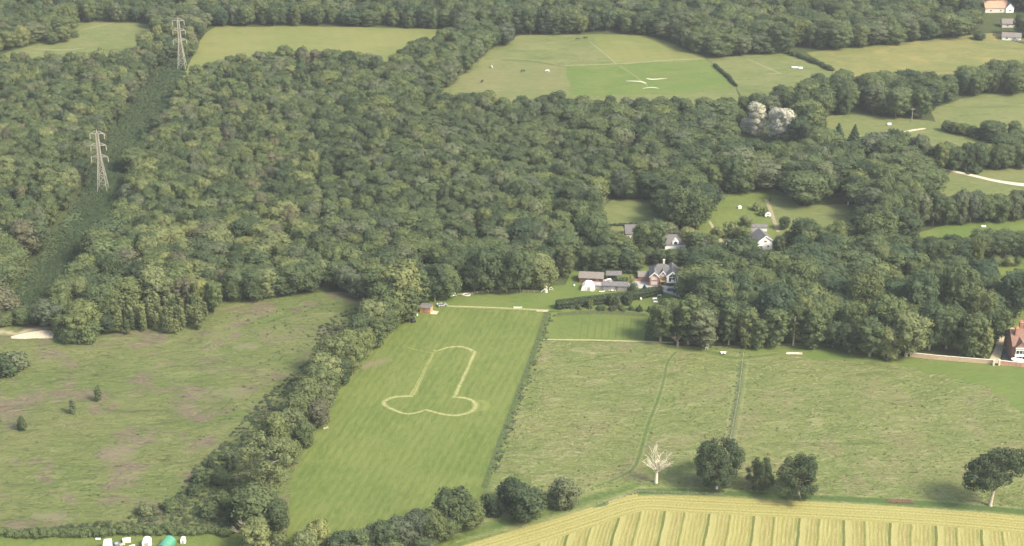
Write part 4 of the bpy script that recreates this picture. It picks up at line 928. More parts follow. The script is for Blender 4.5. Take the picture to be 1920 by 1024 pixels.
small('tarpaulin_heap', 'dark grey tarpaulin heap against the right side of the lorry', 'heap', 218, 1022, [('heap', plain('dark_tarp', (.10,.12,.14), .6), lambda m: m.ball((0,0,.4), 1.2, 0, .8, 2).ball((.8,.3,.3), .8, 0, .7, 2)), ('cover', plain('blue_sheet', (.25,.30,.34), .6), lambda m: m.ball((.2,-.4,1.0), .7, 0, .5, 2))])
small('pallet_stack', 'pale pallet lying beside the tarpaulin heap', 'pallet', 229, 1022, [('slat', TIMBER, lambda m: [m.box(-.9,.9,-.6+k*.25,-.45+k*.25,.3,.36) for k in range(5)]), ('bearer', TIMBER, lambda m: [m.box(-.8+k*.7,-.65+k*.7,-.55,.55,0,.3) for k in range(3)])], .5)
small('sheet_stack', 'white sheet stack at the bottom edge between lorry and trailer', 'stack', 248, 1026, [('sheet', WHITE, lambda m: [m.box(-.9,.9,-.7,.7,k*.12,k*.12+.08) for k in range(4)])], .3)
small('feed_trough', 'small pale trough left of the lorry', 'trough', 184, 1012, [('trough', WHITE, lambda m: m.box(-.8,.8,-.3,.3,.2,.5).box(-.7,-.6,-.25,.25,0,.2).box(.6,.7,-.25,.25,0,.2))])
small('feed_trough', 'low pale trough at the far left of the hedge foot', 'trough', 158, 1006, [('trough', WHITE, lambda m: m.box(-1,1,-.3,.3,.2,.5).box(-.9,-.8,-.25,.25,0,.2).box(.8,.9,-.25,.25,0,.2))])
# paddock odds and ends
small('field_shelter', 'small white box shelter at the top left of the mown paddock', 'shelter', 848, 554, [('wall', WHITE, lambda m: m.box(-1.3,1.3,-.7,.7,0,1.4)), ('roof', CREAM, lambda m: m.prism([(-.9,1.4),(.9,1.6),(.9,1.7),(-.9,1.5)], 'x', -1.5, 1.5))], .35)
def ringf(R_, h, r):
    return lambda m: m.tube([(R_*math.cos(a*math.pi/12), R_*.6*math.sin(a*math.pi/12), h) for a in range(25)], r, 5, cap=False)
small('round_feeder', 'white oval feeder lying in the mown paddock near the white box', 'feeder', 875, 554, [('rim', WHITE, ringf(1.7,.5,.14)), ('base', GALV, ringf(1.6,.15,.1)), ('bar', GALV, lambda m: [m.tube([(1.65*math.cos(a*math.pi/4), .99*math.sin(a*math.pi/4), 0), (1.65*math.cos(a*math.pi/4), .99*math.sin(a*math.pi/4), .5)], .05, 4) for a in range(8)])])
small('log_bench', 'brown bench between the white box and the oval feeder', 'bench', 862, 554, [('seat', DARKT, lambda m: m.box(-1.3,1.3,-.3,.3,.4,.5)), ('leg', DARKT, lambda m: m.box(-1.1,-.9,-.2,.2,0,.4).box(.9,1.1,-.2,.2,0,.4))])
small('play_frame', 'cream and white play frame at the top of the paddock below tall trees', 'play frame', 1022, 548, [('tower', CREAM, lambda m: m.box(-.5,.9,-.5,.5,1.3,2.3).box(-.5,-.35,-.5,-.35,0,1.3).box(.75,.9,-.5,-.35,0,1.3).box(-.5,-.35,.35,.5,0,1.3).box(.75,.9,.35,.5,0,1.3)),
    ('roof', plain('pinkish_canvas', (.72,.62,.55), .8), lambda m: m.prism([(-.7,2.3),(1.1,2.3),(.2,3.3)], 'y', -.6, .6)), ('slide', WHITE, lambda m: m.prism([(-.5,1.3),(-1.9,.1),(-1.9,.35),(-.5,1.6)], 'y', -.4, .4)), ('panel', WHITE, lambda m: m.box(.2,1.1,-.62,-.55,0,1.5))])
small('swing', 'small white arched swing right of the play frame', 'swing', 1033, 545, [('frame', WHITE, lambda m: m.tube([(-.8,0,.2),(-.5,0,1.4),(.2,0,1.7),(.8,0,1.0),(1,0,.2)], .12, 6)), ('seat', WHITE, lambda m: m.box(-.2,.3,-.15,.15,.5,.56))])
small('jump_hurdle', 'low white hurdle lying on the grass path', 'hurdle', 971, 578, [('rail', WHITE, lambda m: m.box(-1.7,1.7,-.1,.1,.45,.6).box(-1.7,1.7,-.1,.1,.15,.3)), ('stand', WHITE, lambda m: m.box(-1.8,-1.65,-.35,.35,0,.75).box(1.65,1.8,-.35,.35,0,.75))])
small('timber_stack', 'pale planks stacked where the path meets the hedge', 'planks', 1017, 584, [('plank', TIMBER, lambda m: [m.box(-2.6,2.4,-.5+k*.22,-.32+k*.22,.05+k*.03,.15+k*.03) for k in range(5)])], -.06)
small('water_butt', 'small white water butt beside the silver vehicle', 'water butt', 821, 574, [('barrel', WHITE, lambda m: m.tube([(0,0,0),(0,0,.5),(0,0,1.1)], [.42,.5,.42], 10)), ('lid', CREAM, lambda m: m.tube([(0,0,1.1),(0,0,1.18)], .45, 10))])
small('oil_drum', 'white drum standing left below the orange timber shed', 'drum', 782, 592, [('drum', WHITE, lambda m: m.tube([(0,0,0),(0,0,.9)], .4, 10)), ('rim', GALV, lambda m: m.tube([(0,0,.9),(0,0,.96)], .43, 10))])
def ball_thing(x, y, r, label):
    small('garden_globe', label, 'garden globe', x, y, [('globe', WHITE, lambda m: m.ball((0,0,r+.2), r, 0, 1, 2)), ('stand', STONE, lambda m: m.tube([(0,0,0),(0,0,.3)], r*.5, 8))])
ball_thing(1076.5, 537, .4, 'small white globe on the lawn left of the white marquee'); ball_thing(1201.5, 563, .55, 'white globe in the garden below the round topiary bush')
small('sun_lounger', 'white lounger on the grass in front of the long grey shed', 'lounger', 1129, 548, [('bed', WHITE, lambda m: m.box(-1.2,.6,-.35,.35,.3,.4)), ('backrest', WHITE, lambda m: m.prism([(.6,.3),(1.3,.75),(1.3,.85),(.6,.4)], 'y', -.35, .35)), ('leg', GALV, lambda m: m.box(-1.1,-1,-.3,.3,0,.3).box(.5,.6,-.3,.3,0,.3))])
small('patio_table', 'pale patio table with chairs in front of the long grey shed', 'table', 1148, 547, [('tabletop', CREAM, lambda m: m.tube([(0,0,.7),(0,0,.76)], .7, 12)), ('pedestal', GALV, lambda m: m.tube([(0,0,0),(0,0,.7)], .08, 6)), ('chair', WHITE, lambda m: m.box(-1.5,-1.1,-.2,.2,.4,.5).box(-1.5,-1.42,-.2,.2,.5,.95).box(1.1,1.5,-.2,.2,.4,.5).box(1.42,1.5,-.2,.2,.5,.95))])
small('planter', 'terracotta planter box against the garage wall', 'planter', 1194, 527, [('box', BRICK2, crate(2.0,.9,1.2)), ('soil', DARKT, lambda m: m.box(-.9,.9,-.35,.35,1.28,1.32))])
small('garden_table', 'white table set in the flower garden below the house', 'table', 1236, 556, [('tabletop', WHITE, lambda m: m.box(-.9,.9,-.45,.45,.7,.77)), ('leg', WHITE, lambda m: [m.box(a-.05,a+.05,b-.05,b+.05,0,.7) for a in (-.8,.8) for b in (-.35,.35)])])
# things before the copse
small('log_pile', 'pale heap of cut logs on the green strip before the copse', 'log pile', 1490, 664, [('log', BLEACHED, lambda m: [m.tube([(-3+rr.uniform(-.6,.6), rr.uniform(-.8,.8), .15+.14*(k%3)), (rr.uniform(.5,3.2), rr.uniform(-.9,.9), .15+.14*(k%3))], .14, 6) for k in range(16)])])
small('handcart', 'small white and red handcart in the meadow before the copse', 'handcart', 1356, 664, [('tray', WHITE, lambda m: m.prism([(-.9,.4),(.8,.4),(1.1,.95),(-1.1,.95)], 'y', -.5, .5)), ('handle', plain('faded_red', (.45,.20,.15), .7), lambda m: m.tube([(1.0,0,.9),(2.0,0,1.2)], .07, 5)), ('wheel', RUBBER, lambda m: m.tube([(0,-.6,.35),(0,.6,.35)], .35, 10))])
small('feed_rack', 'white feed rack under the trees at the copse edge', 'rack', 1325, 655, [('rack', WHITE, lambda m: m.prism([(-.7,.6),(.7,1.2),(.7,1.3),(-.7,.8)], 'y', -.4, .4)), ('leg', WHITE, lambda m: m.box(-.5,-.4,-.3,.3,0,.7).box(.4,.5,-.3,.3,0,1.1))])
small('picnic_bench', 'dark low bench left of the feed rack at the copse edge', 'bench', 1302, 653, [('seat', DARKT, lambda m: m.box(-1.6,1.6,-.25,.25,.45,.53)), ('leg', DARKT, lambda m: m.box(-1.4,-1.3,-.2,.2,0,.45).box(1.3,1.4,-.2,.2,0,.45))])
small('brushwood_pile', 'reddish brown brushwood pile at the meadow edge near the leaning oak', 'brushwood', 1688, 941, [('brushwood', plain('brushwood', (.20,.13,.09), .95, .25, .5, .05), lambda m: [m.tube([(rr.uniform(-5,4), rr.uniform(-1.2,1.2), rr.uniform(.1,.5)), (rr.uniform(-4,5), rr.uniform(-1.2,1.2), rr.uniform(.1,.7))], rr.uniform(.05,.12), 4) for k in range(70)])])
small('white_post', 'short white marker post under the ragged field oak', 'post', 1499, 935, [('post', WHITE, lambda m: m.box(-.3,.3,-.3,.3,0,.9)), ('cap', STONE, lambda m: m.box(-.38,.38,-.38,.38,.9,1.0))])
small('salt_block', 'small white block under the broad dark oak', 'block', 1344, 917, [('block', WHITE, crate(.8,.6,.8))])
small('tree_stump', 'pale split stump at the edge of the mown field by the tree row', 'stump', 611, 805, [('stump', BARK_PALE, lambda m: m.tube([(-.9,0,.2),(1.0,.3,.6)], [.45,.3], 8)), ('limb', BARK_PALE, lambda m: m.tube([(0,0,.4),(.9,.6,1.4)], [.2,.08], 6))])
# animals and troughs in the far fields: tiny pale or dark shapes
def grazer(x, y, mat, label, rz, kind='pony', s=1.0):
    o = bpy.data.objects.new(kind, None); mb = bmesh.new()
    ch = [((-.75,0,1.15),.26),((-.3,0,1.15),.30),((.25,0,1.12),.31),((.65,0,1.2),.27),((.95,0,1.2),.17),((1.2,0,.85),.13),((1.35,0,.5),.12),((1.5,0,.33),.09)]
    vs = [mb.verts.new(p) for p, r in ch]; rad = [r for p, r in ch]
    for a, b in zip(vs[:-1], vs[1:]): mb.edges.new((a, b))
    def limb(root, pts, rs):
        p = root
        for q, r in zip(pts, rs): v = mb.verts.new(q); rad.append(r); mb.edges.new((p, v)); p = v
    for sy in (-.2, .2):
        limb(vs[0], [(-.78, sy, .75), (-.86, sy, .45), (-.80, sy, .0)], [.13, .07, .06]); limb(vs[3], [(.62, sy, .8), (.62, sy, .42), (.60, sy, .0)], [.11, .07, .06])
    limb(vs[0], [(-1.0, 0, 1.1), (-1.08, 0, .6)], [.06, .05])
    me = bpy.data.meshes.new(kind); mb.to_mesh(me); mb.free(); o = link(kind, me, None, gp(x, y), rz); o.scale = (s, s, s)
    sk = o.modifiers.new('skin', 'SKIN')
    for i, v in enumerate(o.data.skin_vertices[0].data): v.radius = (rad[i], rad[i]); v.use_root = (i == 1)
    o.modifiers.new('sub', 'SUBSURF').levels = 1; me.materials.append(mat); tag(o, label, kind)
HIDE = plain('dark_hide', (.05,.035,.025), .7); LHIDE = plain('white_hide', (.75,.72,.66), .8)
for a in [(1026,136,LHIDE,'white pony grazing in the middle of the upper field',.2),(922,128,LHIDE,'white pony grazing at the left side of the upper field',1.9),(1083,76,HIDE,'left of two dark ponies at the top of the upper field',0),
          (1098,74,HIDE,'right of two dark ponies at the top of the upper field',2.8),(980,136,HIDE,'dark pony grazing below the worn strip of the upper field',.4),(904,155,HIDE,'dark pony at the lower left of the upper field',1.2),(1768,243,HIDE,'dark pony at the right side of the pony field',.3)]:
    grazer(*a, s=1.25)
small('water_trough', 'long white trough in the small upper paddock', 'trough', 1490, 128, [('trough', WHITE, lambda m: m.box(-1.9,1.9,-.6,.6,.2,1.0)), ('leg', GALV, lambda m: m.box(-1.6,-1.4,-.5,.5,0,.2).box(1.4,1.6,-.5,.5,0,.2))], -.2)
small('water_trough', 'shorter white trough right of the long one in the upper paddock', 'trough', 1501, 129, [('trough', WHITE, lambda m: m.box(-1.3,1.3,-.6,.6,.2,1.0)), ('leg', GALV, lambda m: m.box(-1.1,-.9,-.5,.5,0,.2).box(.9,1.1,-.5,.5,0,.2))])
small('white_shelter', 'small white domed shelter in the paddock behind the bungalow', 'shelter', 1387, 391, [('wall', WHITE, lambda m: m.box(-.8,.8,-.7,.7,0,.9)), ('roof', WHITE, lambda m: m.prism([(-.9,.9),(.9,.9),(0,1.5)], 'y', -.8, .8))])
small('white_caravan', 'small rounded white caravan beside the dry track above the bungalow', 'caravan', 1439, 406, [('body', WHITE, lambda m: m.prism([(-1.4,.4),(1.4,.4),(1.6,1.1),(1.1,1.9),(-1.1,1.9),(-1.6,1.1)], 'y', -.9, .9)), ('window', GLASS, lambda m: m.box(-.5,.5,-.94,-.9,1.2,1.6)), ('wheel', RUBBER, lambda m: m.tube([(0,-.95,.35),(0,.95,.35)], .35, 10))], .1)
small('white_post', 'slim white post at the back of the paddock', 'post', 1590, 385, [('post', WHITE, lambda m: m.box(-.3,.3,-.3,.3,0,1.9)), ('cap', STONE, lambda m: m.box(-.38,.38,-.38,.38,1.9,2.0))])
small('water_trough', 'white trough alone in the bright strip field at right', 'trough', 1844, 426, [('trough', WHITE, lambda m: m.box(-1.1,1.1,-.4,.4,.2,.8)), ('leg', GALV, lambda m: m.box(-.9,-.7,-.3,.3,0,.2).box(.7,.9,-.3,.3,0,.2))])
small('silage_bale', 'white wrapped bale in the pony field left of the telegraph pole', 'bale', 1667, 235, [('bale', WHITE, lambda m: m.tube([(-1,0,.7),(1,0,.7)], .7, 14)), ('wrap_end', CREAM, lambda m: m.tube([(-1.02,0,.7),(-1,0,.7)], .5, 12))], .1)
small('white_van', 'white van at the trees above the far hay field', 'van', 1752, 66, [('body', WHITE, lambda m: m.prism([(-2.4,.4),(2.4,.4),(2.4,1.2),(1.7,2.2),(-2.4,2.2)], 'y', -1, 1)), ('window', GLASS, lambda m: m.prism([(1.3,1.4),(2.2,1.4),(1.65,2.0),(1.3,2.0)], 'y', -1.03, -1.0)), ('wheel', RUBBER, lambda m: m.tube([(-1.5,-1.03,.35),(-1.5,1.03,.35)], .35, 10).tube([(1.5,-1.03,.35),(1.5,1.03,.35)], .35, 10))])
small('patio_parasol', 'white parasol in a far garden left of the pink roofed house', 'parasol', 1804, 30, [('pole', TIMBER, lambda m: m.tube([(0,0,0),(0,0,2.4)], .06, 5)), ('canopy', WHITE, lambda m: m.add([(0,0,2.9)] + [(2*math.cos(a*math.pi/4), 2*math.sin(a*math.pi/4), 2.3) for a in range(8)], [(0, a+1, (a+1)%8+1) for a in range(8)]))])
# ================================================================== TREES
T = tree
GA = 'trees in the row between heath and mown field'
rowA = [(838,560,492,50,'round_b','mid'),(815,566,488,46,'round_c','dark'),(792,572,500,44,'tall_a','mid'),(757,592,484,84,'round_c','yellow'),(722,602,520,62,'round_a','mid'),
 (768,604,530,44,'tall_a','olive'),(735,612,548,56,'round_b','mid'),(750,600,545,40,'round_b','dark'),(700,632,556,58,'round_c','pale'),(722,632,572,44,'round_a','olive'),(676,650,585,54,'round_a','mid'),(704,652,590,42,'tall_a','mid'),
 (655,680,614,58,'round_b','olive'),(684,672,610,44,'round_c','olive'),(628,702,622,60,'round_a','olive'),(660,704,640,46,'round_c','olive'),(612,735,655,62,'round_c','pale'),(640,722,668,40,'round_b','dark'),
 (598,752,676,60,'round_a','olive'),(622,748,690,38,'round_a','mid'),(582,785,702,62,'round_b','olive'),(608,775,712,42,'round_c','grey'),(598,802,745,50,'round_a','russet'),(560,805,728,56,'round_a','olive'),
 (545,832,762,58,'round_c','pale'),(570,838,785,46,'round_b','olive'),(520,850,765,52,'round_a','olive'),(540,872,815,46,'round_b','olive')]
for a in rowA: T(*a, group=GA)
T(500,935,812,112,'pine','pale','pine_tree',label='tall open layered tree with pinkish bare limbs in the row beside the heath',pale=True,rz=.6)
T(482,985,905,92,'round_b','olive',label='wide rounded olive tree below the layered tree in the row',group=GA)
T(522,1000,930,50,'round_a','dark',label='small dark tree tucked right of the wide olive tree',group=GA)
T(486,1036,968,64,'round_c','pale',label='pale green tree at the lower end of the row beside the mown field',group=GA)
T(525,1040,1000,50,'bush','yellow',name='shrub',noun='shrub',label='yellow green shrub at the lower end of the row')
T(596,1030,968,62,'dome','yellow',name='shrub',noun='shrub',label='yellow green rounded shrub standing in the bottom of the mown field')
T(572,1060,990,60,'dome','pale',name='shrub',noun='shrub',label='pale green shrub at the frame edge in the mown field')
GB = 'trees along the lower edge of the mown field'
for a in [(640,1052,992,56,'round_b','dark'),(672,1048,986,50,'round_c','mid'),(700,1036,976,48,'round_a','grey'),(724,1040,968,54,'round_c','mid'),(752,1030,962,56,'round_c','grey'),(782,1020,948,54,'round_a','grey'),
          (812,1018,945,52,'round_b','olive'),(850,1000,906,74,'round_c','dark'),(885,990,935,50,'round_b','olive'),(838,1012,960,46,'round_a','mid'),(660,1075,1020,60,'round_a','grey'),
          (740,1075,1010,60,'round_b','mid'),(800,1052,1005,50,'round_c','mid'),(960,950,895,66,'dome','dark'),(985,978,912,72,'round_c','dark'),(1060,950,893,66,'dome','grey')]: T(*a, group=GB)
T(912,955,926,22,'bush','dark',name='shrub',noun='shrub',group=None); T(925,965,940,30,'bush','dark',name='shrub',noun='shrub')
T(1012,950,922,34,'bush','mid',name='shrub',noun='shrub')
T(1340,913,817,94,'oak','dark',name='oak_tree',label='large dark broad oak standing alone beside the bare dead tree',rz=1)
T(1428,922,852,50,'oak','dark',name='oak_tree',label='narrow dark oak with a bright stump like trunk, middle of the three field oaks',pale=True,rz=2)
T(1497,929,844,78,'oak','dark',name='oak_tree',label='dark ragged oak right of the narrow oak at the hay field edge',pale=True,rz=4.1)
T(1856,948,822,112,'leaning','dark',name='oak_tree',label='tall wind shaped dark tree on a bare pale trunk at far right of the meadow',pale=True,rz=0)

# bare dead tree: leader, boughs and twigs
def dead_tree(x, y, H, spread, seed, label, mat=BLEACHED, n=15):
    r_ = random.Random(seed); o = empty('dead_tree', gp(x, y)); mb = MB()
    mb.tube([(0,0,-.3),(0,0,.4),(.1,0,H*.25),(-.05,.1,H*.42)], [.9,.6,.48,.4], 9)
    mb.build('trunk', mat, o, True)
    for k in range(n):
        az = k * 2.4 + r_.uniform(-.3,.3); el = r_.uniform(.42,1.45); L = H * r_.uniform(.38,.6) * (1 if el > .7 else .9); z0 = H * r_.uniform(.28,.42)
        d = Vector((math.cos(az)*math.cos(el)*spread, math.sin(az)*math.cos(el), math.sin(el))); p = Vector((0,0,z0)); pts = [p]; m2 = MB()
        for q in range(4):
            p = p + (d + Vector((r_.uniform(-.2,.2), r_.uniform(-.2,.2), r_.uniform(-.05,.2)))) * L / 4; pts.append(p)
        m2.tube(pts, [.19,.14,.10,.06,.025], 6)
        for s in range(6):
            b = pts[1].lerp(pts[4], r_.uniform(0,.9)); e = b + (d + Vector((r_.uniform(-.8,.8), r_.uniform(-.8,.8), r_.uniform(0,.6)))) * L * .32
            m2.tube([b, b.lerp(e,.5) + Vector((0,0,.1)), e], [.085,.06,.03], 5)
            e2 = b.lerp(e,.5); m2.tube([e2, e2 + Vector((r_.uniform(-1,1), r_.uniform(-1,1), r_.uniform(.1,.8)))], [.05,.02], 4)
        m2.build('branch', mat, o, True)
    tag(o, label, 'tree'); PLACED.append((o.location.x, o.location.y, 4)); return o
dead_tree(1230, 905, 13.4, .82, 4, 'bare bleached dead tree standing alone in the rough meadow')
dead_tree(1270, 650, 7.0, 1.0, 9, 'small grey brown dead tree at the corner of the copse', plain('grey_twigs', (.24,.20,.15), .95, .15), 10)
o = dead_tree(466, 1030, 11.0, 1.1, 21, 'pinkish grey leafless tree at the bottom of the tree row', plain('pink_twigs', (.36,.30,.23), .95, .15), 15)
# blossom trees, conifers, single crowns that stand out
T(1416,256,186,36,'tall_b','cream',name='blossom_tree',label='narrow cream blossomed tree, left of two blossomed trees in the wood',rz=1)
T(1398,250,220,26,'round_a','cream',name='blossom_tree',label='short cream blossomed tree at the left foot of the narrow blossomed tree')
T(1462,264,200,54,'round_c','cream',name='blossom_tree',label='wide cream blossomed tree, right of two blossomed trees in the wood')
T(1496,274,216,40,'round_c','blue',label='bluish green tree touching the wide cream blossomed tree')
for a in [(1395,300,264,36,'round_a','dark'),(1425,304,266,40,'round_b','dark'),(1455,306,262,38,'round_a','dark'),(1485,308,264,42,'round_c','mid'),(1510,304,258,36,'round_b','mid')]: T(*a, parts=False)
T(1570,272,229,34,'cone','blue',name='conifer_tree',label='larger cone shaped dark conifer at the pony field edge')
T(1601,266,231,26,'cone','blue',name='conifer_tree',label='smaller cone shaped dark conifer at the pony field edge')
for x in (1865, 1890, 1907): T(x,499,478,24 if x < 1900 else 16,'topiary','pale' if x < 1900 else 'mid',name='round_bush',noun='bush',group='clipped round bushes')
T(1905,596,500,72,'round_c','blue',label='round bluish green tree at right edge above the brick mansion')
T(1012,540,472,62,'round_b','pale',label='bright rounded tree standing beside the cream play frame',name='broadleaf_tree')
T(975,548,462,56,'round_c','mid'); T(920,546,455,64,'round_c','mid'); T(950,549,490,46,'round_a','mid'); T(890,547,485,44,'round_a','dark')
T(1052,440,404,34,'round_a','pale'); T(1108,470,400,54,'round_b','mid'); T(1280,430,345,92,'spread','mid',label='big round tree standing between the two small meadows'); 
T(1258,425,360,60,'round_b','mid'); T(1305,428,362,56,'round_c','mid')
# among and before the white houses
for a in [(1140,478,432,50,'round_b','mid'),(1165,484,438,46,'round_c','olive'),(1205,474,412,44,'round_b','mid'),(1228,470,408,50,'round_a','mid'),(1250,452,415,36,'round_a','grey'),
          (1180,500,455,46,'tall_a','mid'),(1135,502,455,44,'tall_b','mid'),(1212,492,462,34,'round_b','dark'),(1290,462,424,34,'round_a','yellow'),(1303,475,432,40,'tall_a','mid'),
          (1322,452,440,18,'bush','grey'),(1238,498,468,32,'round_a','dark'),(1258,498,466,32,'round_a','dark'),(1280,496,464,34,'round_b','dark'),(1302,496,460,34,'round_a','dark'),(1326,494,462,34,'round_b','dark'),(1352,494,464,32,'round_c','dark'),(1376,494,470,34,'round_a','dark'),(1400,498,464,32,'round_b','mid'),(1422,500,472,30,'round_a','dark'),(1462,508,470,40,'round_c','mid'),(1100,506,458,36,'round_b','mid'),(1118,509,462,36,'round_a','dark'),(1152,508,466,34,'tall_a','mid'),(1174,508,468,34,'round_b','dark'),(1195,508,470,30,'round_a','mid'),
          (1370,444,418,34,'bush','pale'),(1395,452,424,32,'round_a','olive'),(1390,482,458,30,'round_c','mid'),(1470,430,405,22,'round_a','dark'),(1450,500,472,30,'round_b','mid'),
          (1460,478,440,26,'round_b','dark'),(1480,470,432,34,'round_a','mid'),(1418,394,380,18,'bush','pale'),(1432,404,390,18,'bush','olive'),(1400,424,404,26,'round_a','pale'),(1345,448,424,24,'round_a','pale'),(1335,466,440,26,'round_b','mid'),(1352,480,452,22,'round_a','mid')]: T(*a)
for a in [(1187,545,528,20,'topiary','mid'),(1182,528,517,18,'bush','yellow'),(1168,530,520,16,'bush','mid'),(1199,577,570,6,'cone','dark'),(1217,584,575,9,'bush','dark'),(1106,578,562,13,'bush','olive'),(1146,572,553,16,'bush','mid'),
          (1158,577,556,14,'bush','grey'),(1178,570,550,20,'bush','dark'),(1126,580,574,20,'bush','dark'),(1150,581,573,18,'bush','dark'),(1168,582,576,16,'bush','olive'),(1183,581,574,12,'bush','dark'),(1198,583,576,16,'bush','dark'),(1208,553,532,22,'cone','dark'),(1086,580,573,12,'bush','olive'),(1072,578,572,12,'bush','grey')]:
    T(*a, name='shrub', noun='shrub', parts=False)
GR = 'trees in the rows between the small fields at right'
for i in range(16): T(1745 + i * 13 + rr.uniform(-5, 5), 312 + (i % 2) * 9 - i * .5, 270 + rr.uniform(-6, 8), rr.uniform(30, 42), rr.choice(('round_a','round_b','round_c','dome')), rr.choice(('mid','dark','olive','mid')), group=GR, parts=False)
for i in range(24): T(1690 + i * 12 + rr.uniform(-5, 5), 418 + (i % 2) * 10 - i * .9, 360 + rr.uniform(-6, 12) - i * .3, rr.uniform(32, 44), rr.choice(('round_a','round_b','round_c','dome')), rr.choice(('mid','dark','olive','mid','grey')), group=GR, parts=False)
for i in range(22): T(1680 + i * 13 + rr.uniform(-5, 5), (496 if i < 12 else 478) + (i % 2) * (12 if i < 12 else 2), (442 if i < 12 else 434) + rr.uniform(-8, 10), rr.uniform(38, 54), rr.choice(('round_a','round_b','round_c','spread')), rr.choice(('mid','dark','olive','mid','dark')), group=GR, parts=False)
for i in range(9): T(1775 + i * 16, 246 + i * 3.4, 226 + i * 3, rr.uniform(18, 30), 'dome', rr.choice(('mid','dark','olive')), name='shrub', noun='shrub', parts=False)
# isolated bushes
for a in [(185,752,721,16,'young','mid'),(137,775,745,14,'young','grey'),(42,806,780,20,'bush','mid'),(395,876,858,16,'bush','dark'),(430,862,845,30,'bush','mid'),(378,905,885,40,'bush','mid'),
          (320,955,938,36,'bush','mid'),(272,964,944,36,'bush','pale'),(365,925,908,30,'bush','dark'),(415,905,880,40,'dome','mid'),(418,950,922,42,'bush','mid'),(395,965,940,44,'bush','mid'),(440,880,850,30,'bush','dark'),(440,975,935,36,'dome','dark'),
          (1410,80,62,22,'bush','mid')][:14]: T(*a, name='shrub', noun='shrub', parts=False)
for a in [(122,78,48,30,'round_a','olive'),(140,70,58,18,'bush','mid'),(100,82,60,24,'round_b','mid'),(1860,262,228,66,'dome','dark'),(1825,322,310,38,'low','dark'),(1835,74,60,26,'dome','dark')]:
    T(*a, parts=False)
for a in [(1552,300,270,34,'dome','mid'),(1580,304,276,36,'dome','mid'),(1608,302,274,34,'round_a','olive'),(1630,306,272,34,'round_c','mid')]: T(*a, parts=False)
# young thicket and the shrubs by the sandy patch
GY = 'slim young trees crowded in the thicket at the heath corner'
for i in range(84):
    x = rr.uniform(220, 386); y = rr.uniform(588, 622) if i % 4 else rr.uniform(612, 632)
    if x < 240 and y > 625: y -= 12
    T(x, y, y - rr.uniform(36, 52) * (.85 if y > 618 else 1), rr.uniform(12, 18), 'young', rr.choice(('olive','pale','olive','pale','pale')), name='young_tree', group=GY, parts=False, noun='tree')
for a in [(118,628,588,44,'dome','olive'),(148,634,578,52,'round_c','olive'),(175,630,598,44,'dome','mid'),(205,622,590,44,'round_a','dark'),(130,642,610,40,'dome','mid'),(162,640,610,40,'bush','mid'),
          (30,690,662,60,'bush','grey'),(5,700,668,60,'bush','dark'),(-30,700,660,70,'bush','grey'),(50,604,575,60,'dome','mid'),(10,606,585,50,'dome','olive'),(75,600,568,50,'round_a','dark')]: T(*a, parts=False)

# right copse: the front rank with visible trunks
GC = 'trees in the copse right of the brick house'
for a in [(1238,640,566,56,'round_c','mid'),(1290,645,548,62,'tall_a','mid'),(1318,650,572,60,'tall_b','grey'),(1366,646,560,44,'tall_a','mid'),(1398,652,568,40,'tall_b','olive'),(1420,655,590,34,'tall_b','mid'),
          (1450,650,568,52,'tall_b','mid'),(1487,648,560,44,'pine','mid'),(1520,652,572,52,'tall_a','mid'),(1562,650,600,46,'round_b','dark'),(1592,660,604,50,'round_a','dark'),(1630,668,592,60,'round_c','mid'),
          (1665,672,606,50,'round_b','pale'),(1698,668,578,80,'round_c','pale'),(1742,656,556,56,'round_a','mid'),(1774,654,570,54,'round_c','mid'),(1818,668,580,60,'tall_b','olive'),(1845,672,604,28,'tall_a','pale'),
          (1314,588,502,60,'round_c','mid'),(1330,604,508,60,'round_b','mid'),(1292,600,556,40,'round_b','mid'),(1255,618,555,50,'round_a','mid'),(1350,600,520,56,'round_b','olive'),(1385,560,515,50,'round_a','dark'),(1430,560,500,60,'round_c','mid'),
          (1455,622,530,78,'round_b','blue'),(1500,570,480,56,'round_a','mid'),(1480,560,484,50,'round_b','olive'),(1620,600,500,90,'spread','olive'),(1660,640,545,70,'round_b','mid'),(1598,640,560,50,'round_c','mid'),
          (1720,610,500,66,'round_b','blue'),(1785,600,490,84,'spread','mid'),(1830,612,532,72,'spread','olive'),(1866,644,572,50,'round_c','mid'),(1650,470,395,90,'spread','mid'),(1700,440,400,40,'round_b','mid')]:
    T(*a, group=GC, pale=True)

# hedgerow of trees between the gold field and the upper field
GH = 'trees in the broad row between the gold field and the upper field'
for i in range(30):
    t = i / 29; x = 938 + (752 - 938) * t + rr.uniform(-12, 12) + (10 if i % 2 else -22); y = 70 + (200 - 70) * t + rr.uniform(-6, 6)
    T(x, y + 4, y - 36 - 4 * t, rr.uniform(30, 40), rr.choice(('round_a','round_b','round_c')), rr.choice(('mid','olive','mid','grey')), group=GH, parts=False)

